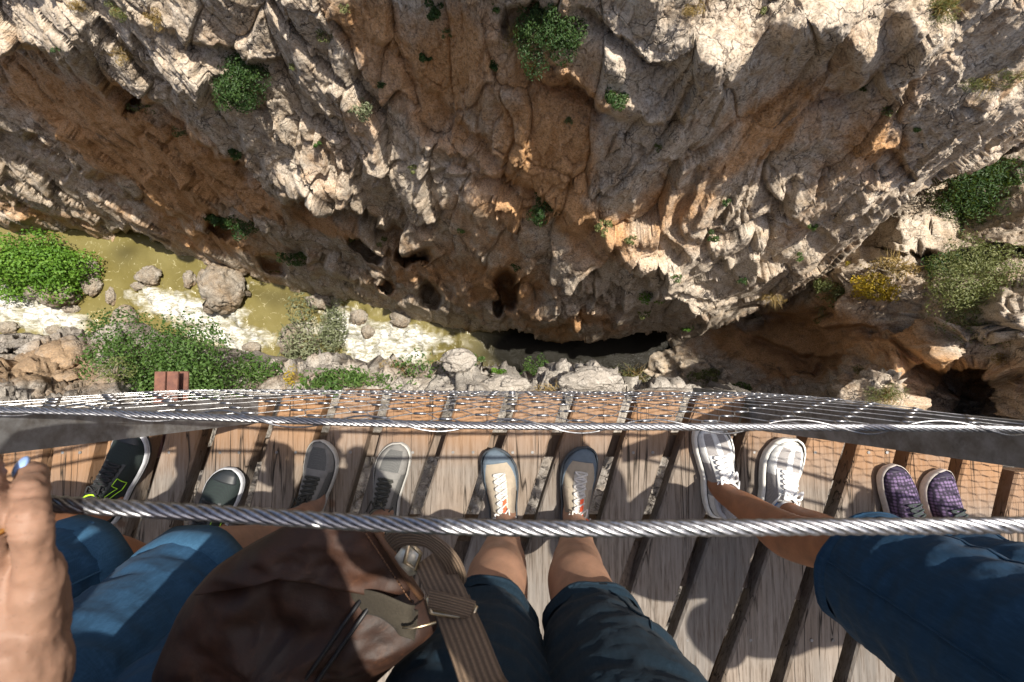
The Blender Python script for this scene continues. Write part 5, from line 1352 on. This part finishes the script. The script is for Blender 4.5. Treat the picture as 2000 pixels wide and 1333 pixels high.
p4, _ = stand_person('person in mid blue denim shorts and white sneakers, legs slanting to the right', [AK(1418, 952), AK(1545, 990)], [Vector((.610, -.345, .48)), Vector((.765, -.365, .48))], [Vector((.665, -.385, .90)), Vector((.83, -.40, .90))],
    [Vector((.62, -.30, 1.36)), Vector((.95, -.28, 1.36))], Vector((.75, -.135, 1.53)),
    [(Vector((.60, -.34, 1.15)), Vector((.54, -.16, 1.125)), (-.1, 1, -.1), (0, 0, 1), 1), (Vector((1.10, -.32, 1.12)), Vector((1.02, -.20, 1.125)), (-.1, 1, -.1), (0, 0, 1), -1)], M['skin_tan'], M['shirt_a'], M['denim_mid'], .545, .100, .118, .92, True, seed=21, seat=(.18, .13))
p5, _ = stand_person('person in purple woven shoes at the right edge', [AK(1752, 1052), AK(1850, 1060)], [Vector((1.04, -.47, .49)), Vector((1.20, -.47, .49))], [Vector((1.05, -.50, .90)), Vector((1.21, -.50, .90))],
    [Vector((1.00, -.52, 1.36)), Vector((1.32, -.52, 1.36))], Vector((1.16, -.42, 1.58)),
    [(Vector((.98, -.64, 1.12)), Vector((1.06, -.42, 1.06)), (.3, 1, 0), (0, 0, 1), 1), (Vector((1.42, -.55, 1.12)), Vector((1.36, -.32, 1.10)), (0, 1, -.2), (0, 0, 1), -1)], M['skin_tan'], M['shirt_b'], M['denim_dark'], .50, .085, .10, .9, True, seed=27)

for p_, spec, ab in ((p1, S_DARK, (((268, 836), (204, 1022)), ((458, 913), (396, 1096)))), (p2, S_GREY, (((633, 860), (598, 1040)), ((781, 864), (744, 1050)))),
                     (p3, S_BEIGE, (((965, 875), (990, 1070)), ((1141, 872), (1116, 1068)))), (p4, S_WHITE, (((1380, 826), (1406, 1006)), ((1541, 858), (1498, 1036)))),
                     (p5, S_PURPLE, (((1738, 906), (1764, 1092)), ((1828, 916), (1858, 1100))))):
    for k, (toe, heel) in enumerate(ab): make_shoe(spec, -1 if k == 0 else 1, toe, heel, p_)
# nails and ring of the hand on the cable
for f in FING:
    tip, dip = Q(*f[3]), Q(*f[2]); d = (tip-dip).normalized(); mb = MB()
    up = (Vector((0, .25, 1)) - d*Vector((0, .25, 1)).dot(d)).normalized(); x = d.cross(up)
    mb.ball(tip + d*.0045 + up*.0062, (.0062, .0095, .0026), 14, rot=Matrix((x, d, up)).transposed())
    mb.build('fingernail', M['nail_blue'], p2, world_space=True)
a, b = Q(*FING[1][0]), Q(*FING[1][1]); d = (b-a).normalized(); c = a.lerp(b, .80); u = d.orthogonal().normalized(); v = d.cross(u)
mb = MB(); mb.tube([c+u*(.0126*math.cos(t))+v*(.0126*math.sin(t)) for t in np.linspace(0, 2*math.pi, 33)], .0014, 8); mb.build('ring', M['gold'], p2, world_space=True)

# ------------------------------------------------------------------ leather bag
def leather_mat(name, col, hi, dk):
    m, n, l, p = new_mat(name); v = coords(n, l)
    a = noise_tex(n, l, v, 9, 7, .65, .5); f = noise_tex(n, l, v, 160, 5, .7); s = noise_tex(n, l, v, 30, 6, .7, 1.5)
    c = mixc(n, l, ramp(n, l, a, [(.35, 0), (.7, 1)]), dk, col); c = mixc(n, l, ramp(n, l, s, [(.56, 0), (.75, .6)]), c, hi)
    c = mixc(n, l, ramp(n, l, f, [(.3, .5), (.5, 0)]), c, dk)
    l.new(c, p.inputs['Base Color']); l.new(ramp(n, l, a, [(.3, .5), (.7, .72)]), p.inputs['Roughness']); p.inputs['Specular IOR Level'].default_value = .35
    b = bump(n, l, a, .3, .006); b = bump(n, l, f, .35, .0012, b); l.new(b, p.inputs['Normal']); return m
M['leather'] = leather_mat('worn brown leather', (.054, .021, .010), (.092, .039, .018), (.014, .007, .005)); M['leather_tan'] = leather_mat('tan leather edge', (.17, .085, .045), (.24, .13, .07), (.08, .04, .02))
def webbing(name, col):
    m, n, l, p = new_mat(name)
    uv = N(n, 'Attribute', attribute_name='leafv'); sep = n.new('ShaderNodeSeparateColor'); l.new(uv.outputs['Color'], sep.inputs[0])
    w = mth(n, l, 'SINE', mth(n, l, 'MULTIPLY', sep.outputs[0], 44.0)); f = noise_tex(n, l, coords(n, l), 700, 3, .6)
    k = mth(n, l, 'MULTIPLY_ADD', w, .5, .5)
    c = mixc(n, l, k, tuple(q*.5 for q in col), tuple(q*1.15 for q in col)); c = mixc(n, l, ramp(n, l, f, [(.35, .5), (.6, 0)]), c, tuple(q*.45 for q in col))
    l.new(c, p.inputs['Base Color']); p.inputs['Roughness'].default_value = .8; b = bump(n, l, k, .6, .0015); l.new(bump(n, l, f, .3, .0006, b), p.inputs['Normal']); return m
M['webbing'] = webbing('brown webbing', (.175, .120, .078)); M['canvas'] = cloth('olive canvas', (.045, .038, .028), 500, .3)
def ribbon(name, pts, width, thick, mat, parent, side=None, sub=8):
    """flat strap through points (Vector), width across; side vectors per point optional"""
    P = []; S = []; n = len(pts)
    for i in range(n-1):
        p0 = pts[max(0, i-1)]; p1, p2 = pts[i], pts[i+1]; p3 = pts[min(n-1, i+2)]
        for k in range(sub):
            t = k/sub; P.append(.5*((2*p1)+(p2-p0)*t+(2*p0-5*p1+4*p2-p3)*t*t+(3*p1-p0-3*p2+p3)*t**3)); S.append(side[i].lerp(side[i+1], t).normalized())
    P.append(pts[-1]); S.append(side[-1].normalized())
    V = []; A = []; m_ = 10; Fc = []
    for i, (p, s) in enumerate(zip(P, S)):
        t = (P[min(i+1, len(P)-1)]-P[max(i-1, 0)]).normalized(); s = (s-t*s.dot(t)).normalized(); nr = s.cross(t)
        for sgn in (1, -1):
            for k in range(m_+1):
                f = k/m_ if sgn > 0 else 1-k/m_; e = 1-abs(2*f-1)**6
                V.append(p + s*(width*(f-.5)) + nr*(sgn*thick*.5*(.35+.65*e))); A.append(f)
    q = 2*(m_+1)
    for i in range(len(P)-1):
        for k in range(q): Fc.append((i*q+k, i*q+(k+1) % q, (i+1)*q+(k+1) % q, (i+1)*q+k))
    A = np.array(A); me = np_mesh(name, np.array(V), np.array(Fc), {'leafv': np.stack([A]*3, -1)})
    return link(name, me, mat, parent, True)
def pillow(poly, z0, th_up, th_dn, seed, amp, rings=26, seg=160, power=2.6):
    """closed soft panel from a pixel outline lying about height z0"""
    pts = [at(x, y, z0) for x, y in poly]; n = len(pts); L = [0]
    for i in range(n): L.append(L[-1]+(pts[(i+1) % n]-pts[i]).length)
    out = []
    for s in np.linspace(0, L[-1], seg, endpoint=False):
        i = max(k for k in range(n) if L[k] <= s+1e-9); f = (s-L[i])/(L[i+1]-L[i]); out.append(pts[i].lerp(pts[(i+1) % n], f))
    O = np.array([p[:] for p in out]); 
    for _ in range(3): O = (np.roll(O, 1, 0)+2*O+np.roll(O, -1, 0))/4
    c = O.mean(0); rr = np.sin(np.linspace(0, 1, rings)*math.pi/2)[::-1]   # 1 .. 0
    def half(th, sg):
        out = []
        for r in rr:
            q = c+(O-c)*r; q[:, 2] = z0+sg*th*(1-r**power)**.6; out.append(q)
        return np.array(out)
    up, dn = half(th_up, 1), half(th_dn, -1)
    V = np.concatenate([up.reshape(-1, 3), dn[1:].reshape(-1, 3)])
    i = np.arange(rings*seg).reshape(rings, seg); a = np.stack([i[:-1], np.roll(i[:-1], -1, 1), np.roll(i[1:], -1, 1), i[1:]], -1).reshape(-1, 4)
    j = np.concatenate([i[:1], (np.arange((rings-1)*seg)+rings*seg).reshape(rings-1, seg)]); b = np.stack([j[:-1], j[1:], np.roll(j[1:], -1, 1), np.roll(j[:-1], -1, 1)], -1).reshape(-1, 4)
    w = amp*(1.5*fbm(V*np.array([7, 16, 10]), 3, seed, ridged=True) + .8*fbm(V*np.array([22, 22, 22]), 2, seed+3))
    k = np.concatenate([np.repeat(1-rr**4, seg), np.repeat((1-rr**4)[1:], seg)]); V[:, 2] += w*k
    return np_mesh('pillow', V, np.concatenate([a, b]))
bag = thing('shoulder_bag', 'worn brown leather bag with ribbed webbing strap hanging in front of the middle person', 'bag', at(560, 1180, .70))
BZ = .865
link('bag_body', pillow([(250, 1460), (294, 1333), (350, 1198), (371, 1163), (420, 1107), (490, 1062), (560, 1025), (620, 1003), (680, 1010), (740, 1040), (775, 1090), (812, 1150), (850, 1200), (859, 1228), (796, 1276), (733, 1333), (640, 1470), (450, 1520)], BZ-.04, .055, .06, 51, .015), M['leather'], bag, True)
link('flap', pillow([(374, 1162), (420, 1110), (490, 1064), (560, 1027), (622, 1004), (682, 1012), (742, 1042), (776, 1092), (808, 1150), (770, 1168), (690, 1150), (600, 1122), (520, 1112), (440, 1128)], BZ, .022, .02, 55, .012, power=3.5), M['leather'], bag, True)
seam = [at(x, y, z) for x, y, z in ((735, 1035, BZ+.006), (760, 1072, BZ+.012), (785, 1110, BZ+.012), (812, 1152, BZ+.006), (822, 1166, BZ))]
mb = MB(); mb.tube(seam, .0042, 10); mb.build('piping', M['leather_tan'], bag, world_space=True)
mb = MB()
for k in range(26):
    f = k/25*3.9; i = min(3, int(f)); p = seam[i].lerp(seam[i+1], f-i) + Vector((-.0085, -.003, .006)); dd = (seam[i+1]-seam[i]).normalized()
    mb.tube([p-dd*.0016, p+dd*.0016], .0008, 5)
st_ = mb.build('stitching', M['leather_tan'], bag, world_space=True); st_['kind'] = 'stuff'
for off in (0, 26):
    pts = [at(x+off, y, BZ+z) for x, y, z in ((705, 1172, .008), (670, 1222, .014), (630, 1280, .016), (590, 1336, .016), (560, 1380, .014))]
    mb = MB(); mb.tube(pts, [(.0022, .002)]*5, 8); mb.build('zip', plain('black zip', (.008, .008, .009), .5), bag, world_space=True)
X = Vector((1, 0, 0)); Y = Vector((0, 1, 0)); Zv = Vector((0, 0, 1))
def A(x, y, z): return at(x, y, z+.05)
ribbon('strap', [A(762, 1062, .84), A(785, 1048, .875), A(830, 1052, .90), A(872, 1085, .90), A(892, 1128, .875), A(878, 1150, .855)], .019, .003, M['webbing'], bag,
       [Vector((-.5, .8, .1)), Vector((.1, 1, .5)), Vector((.5, .8, .6)), Vector((.9, .4, .3)), Vector((1, .0, .0)), Vector((1, .1, 0))])
ribbon('strap', [A(838, 1088, .865), A(858, 1130, .88), A(878, 1170, .895), A(888, 1196, .90)], .033, .004, M['webbing'], bag, [Vector((1, .35, 0))]*4)
ribbon('strap', [A(884, 1180, .893), A(893, 1205, .905), A(915, 1260, .93), A(942, 1333, .955), A(985, 1440, .99), Vector((.06, -.40, 1.12)), Vector((.19, -.42, 1.42))], .034, .003, M['webbing'], bag, [Vector((1, .3, 0))]*6+[Vector((1, .2, 0))])
ribbon('strap_keeper', [A(838, 1170, .908), A(880, 1180, .914), A(922, 1192, .908)], .016, .003, M['webbing'], bag, [Vector((.2, 1, 0))]*3)
mb = MB(); fr = [A(836, 1166, .905), A(842, 1196, .906), A(924, 1210, .906), A(929, 1184, .905)]
mb.tube([fr[0], fr[1], fr[1].lerp(fr[2], .05), fr[2], fr[3]], .0022, 8); mb.tube([fr[0], fr[0].lerp(fr[3], .5)+Zv*.002, fr[3]], .0018, 8); mb.build('buckle', M['brass'], bag, world_space=True)
mb = MB(); mb.tube([A(800, 1060, .88), A(822, 1082, .878), A(812, 1112, .872), A(790, 1098, .872), A(800, 1060, .88)], .0020, 8); mb.build('ring', M['brass'], bag, world_space=True)
mb = MB(); mb.tube([A(782, 1075, .862), A(800, 1092, .864), A(812, 1118, .860)], [(.009, .004), (.012, .005), (.008, .004)], 10); mb.build('clip', plain('pale metal clip', (.6, .58, .5), .4, .6), bag, world_space=True)
ribbon('canvas_tab', [A(690, 1172, .815), A(740, 1182, .835), A(790, 1208, .84), A(812, 1222, .83)], .030, .003, M['canvas'], bag, [Vector((-.4, 1, .1))]*4)
mb = MB(); mb.tube([A(786, 1226, .85), A(806, 1228, .852), A(852, 1216, .85)], .0014, 6); mb.build('pin', M['brass'], bag, world_space=True)
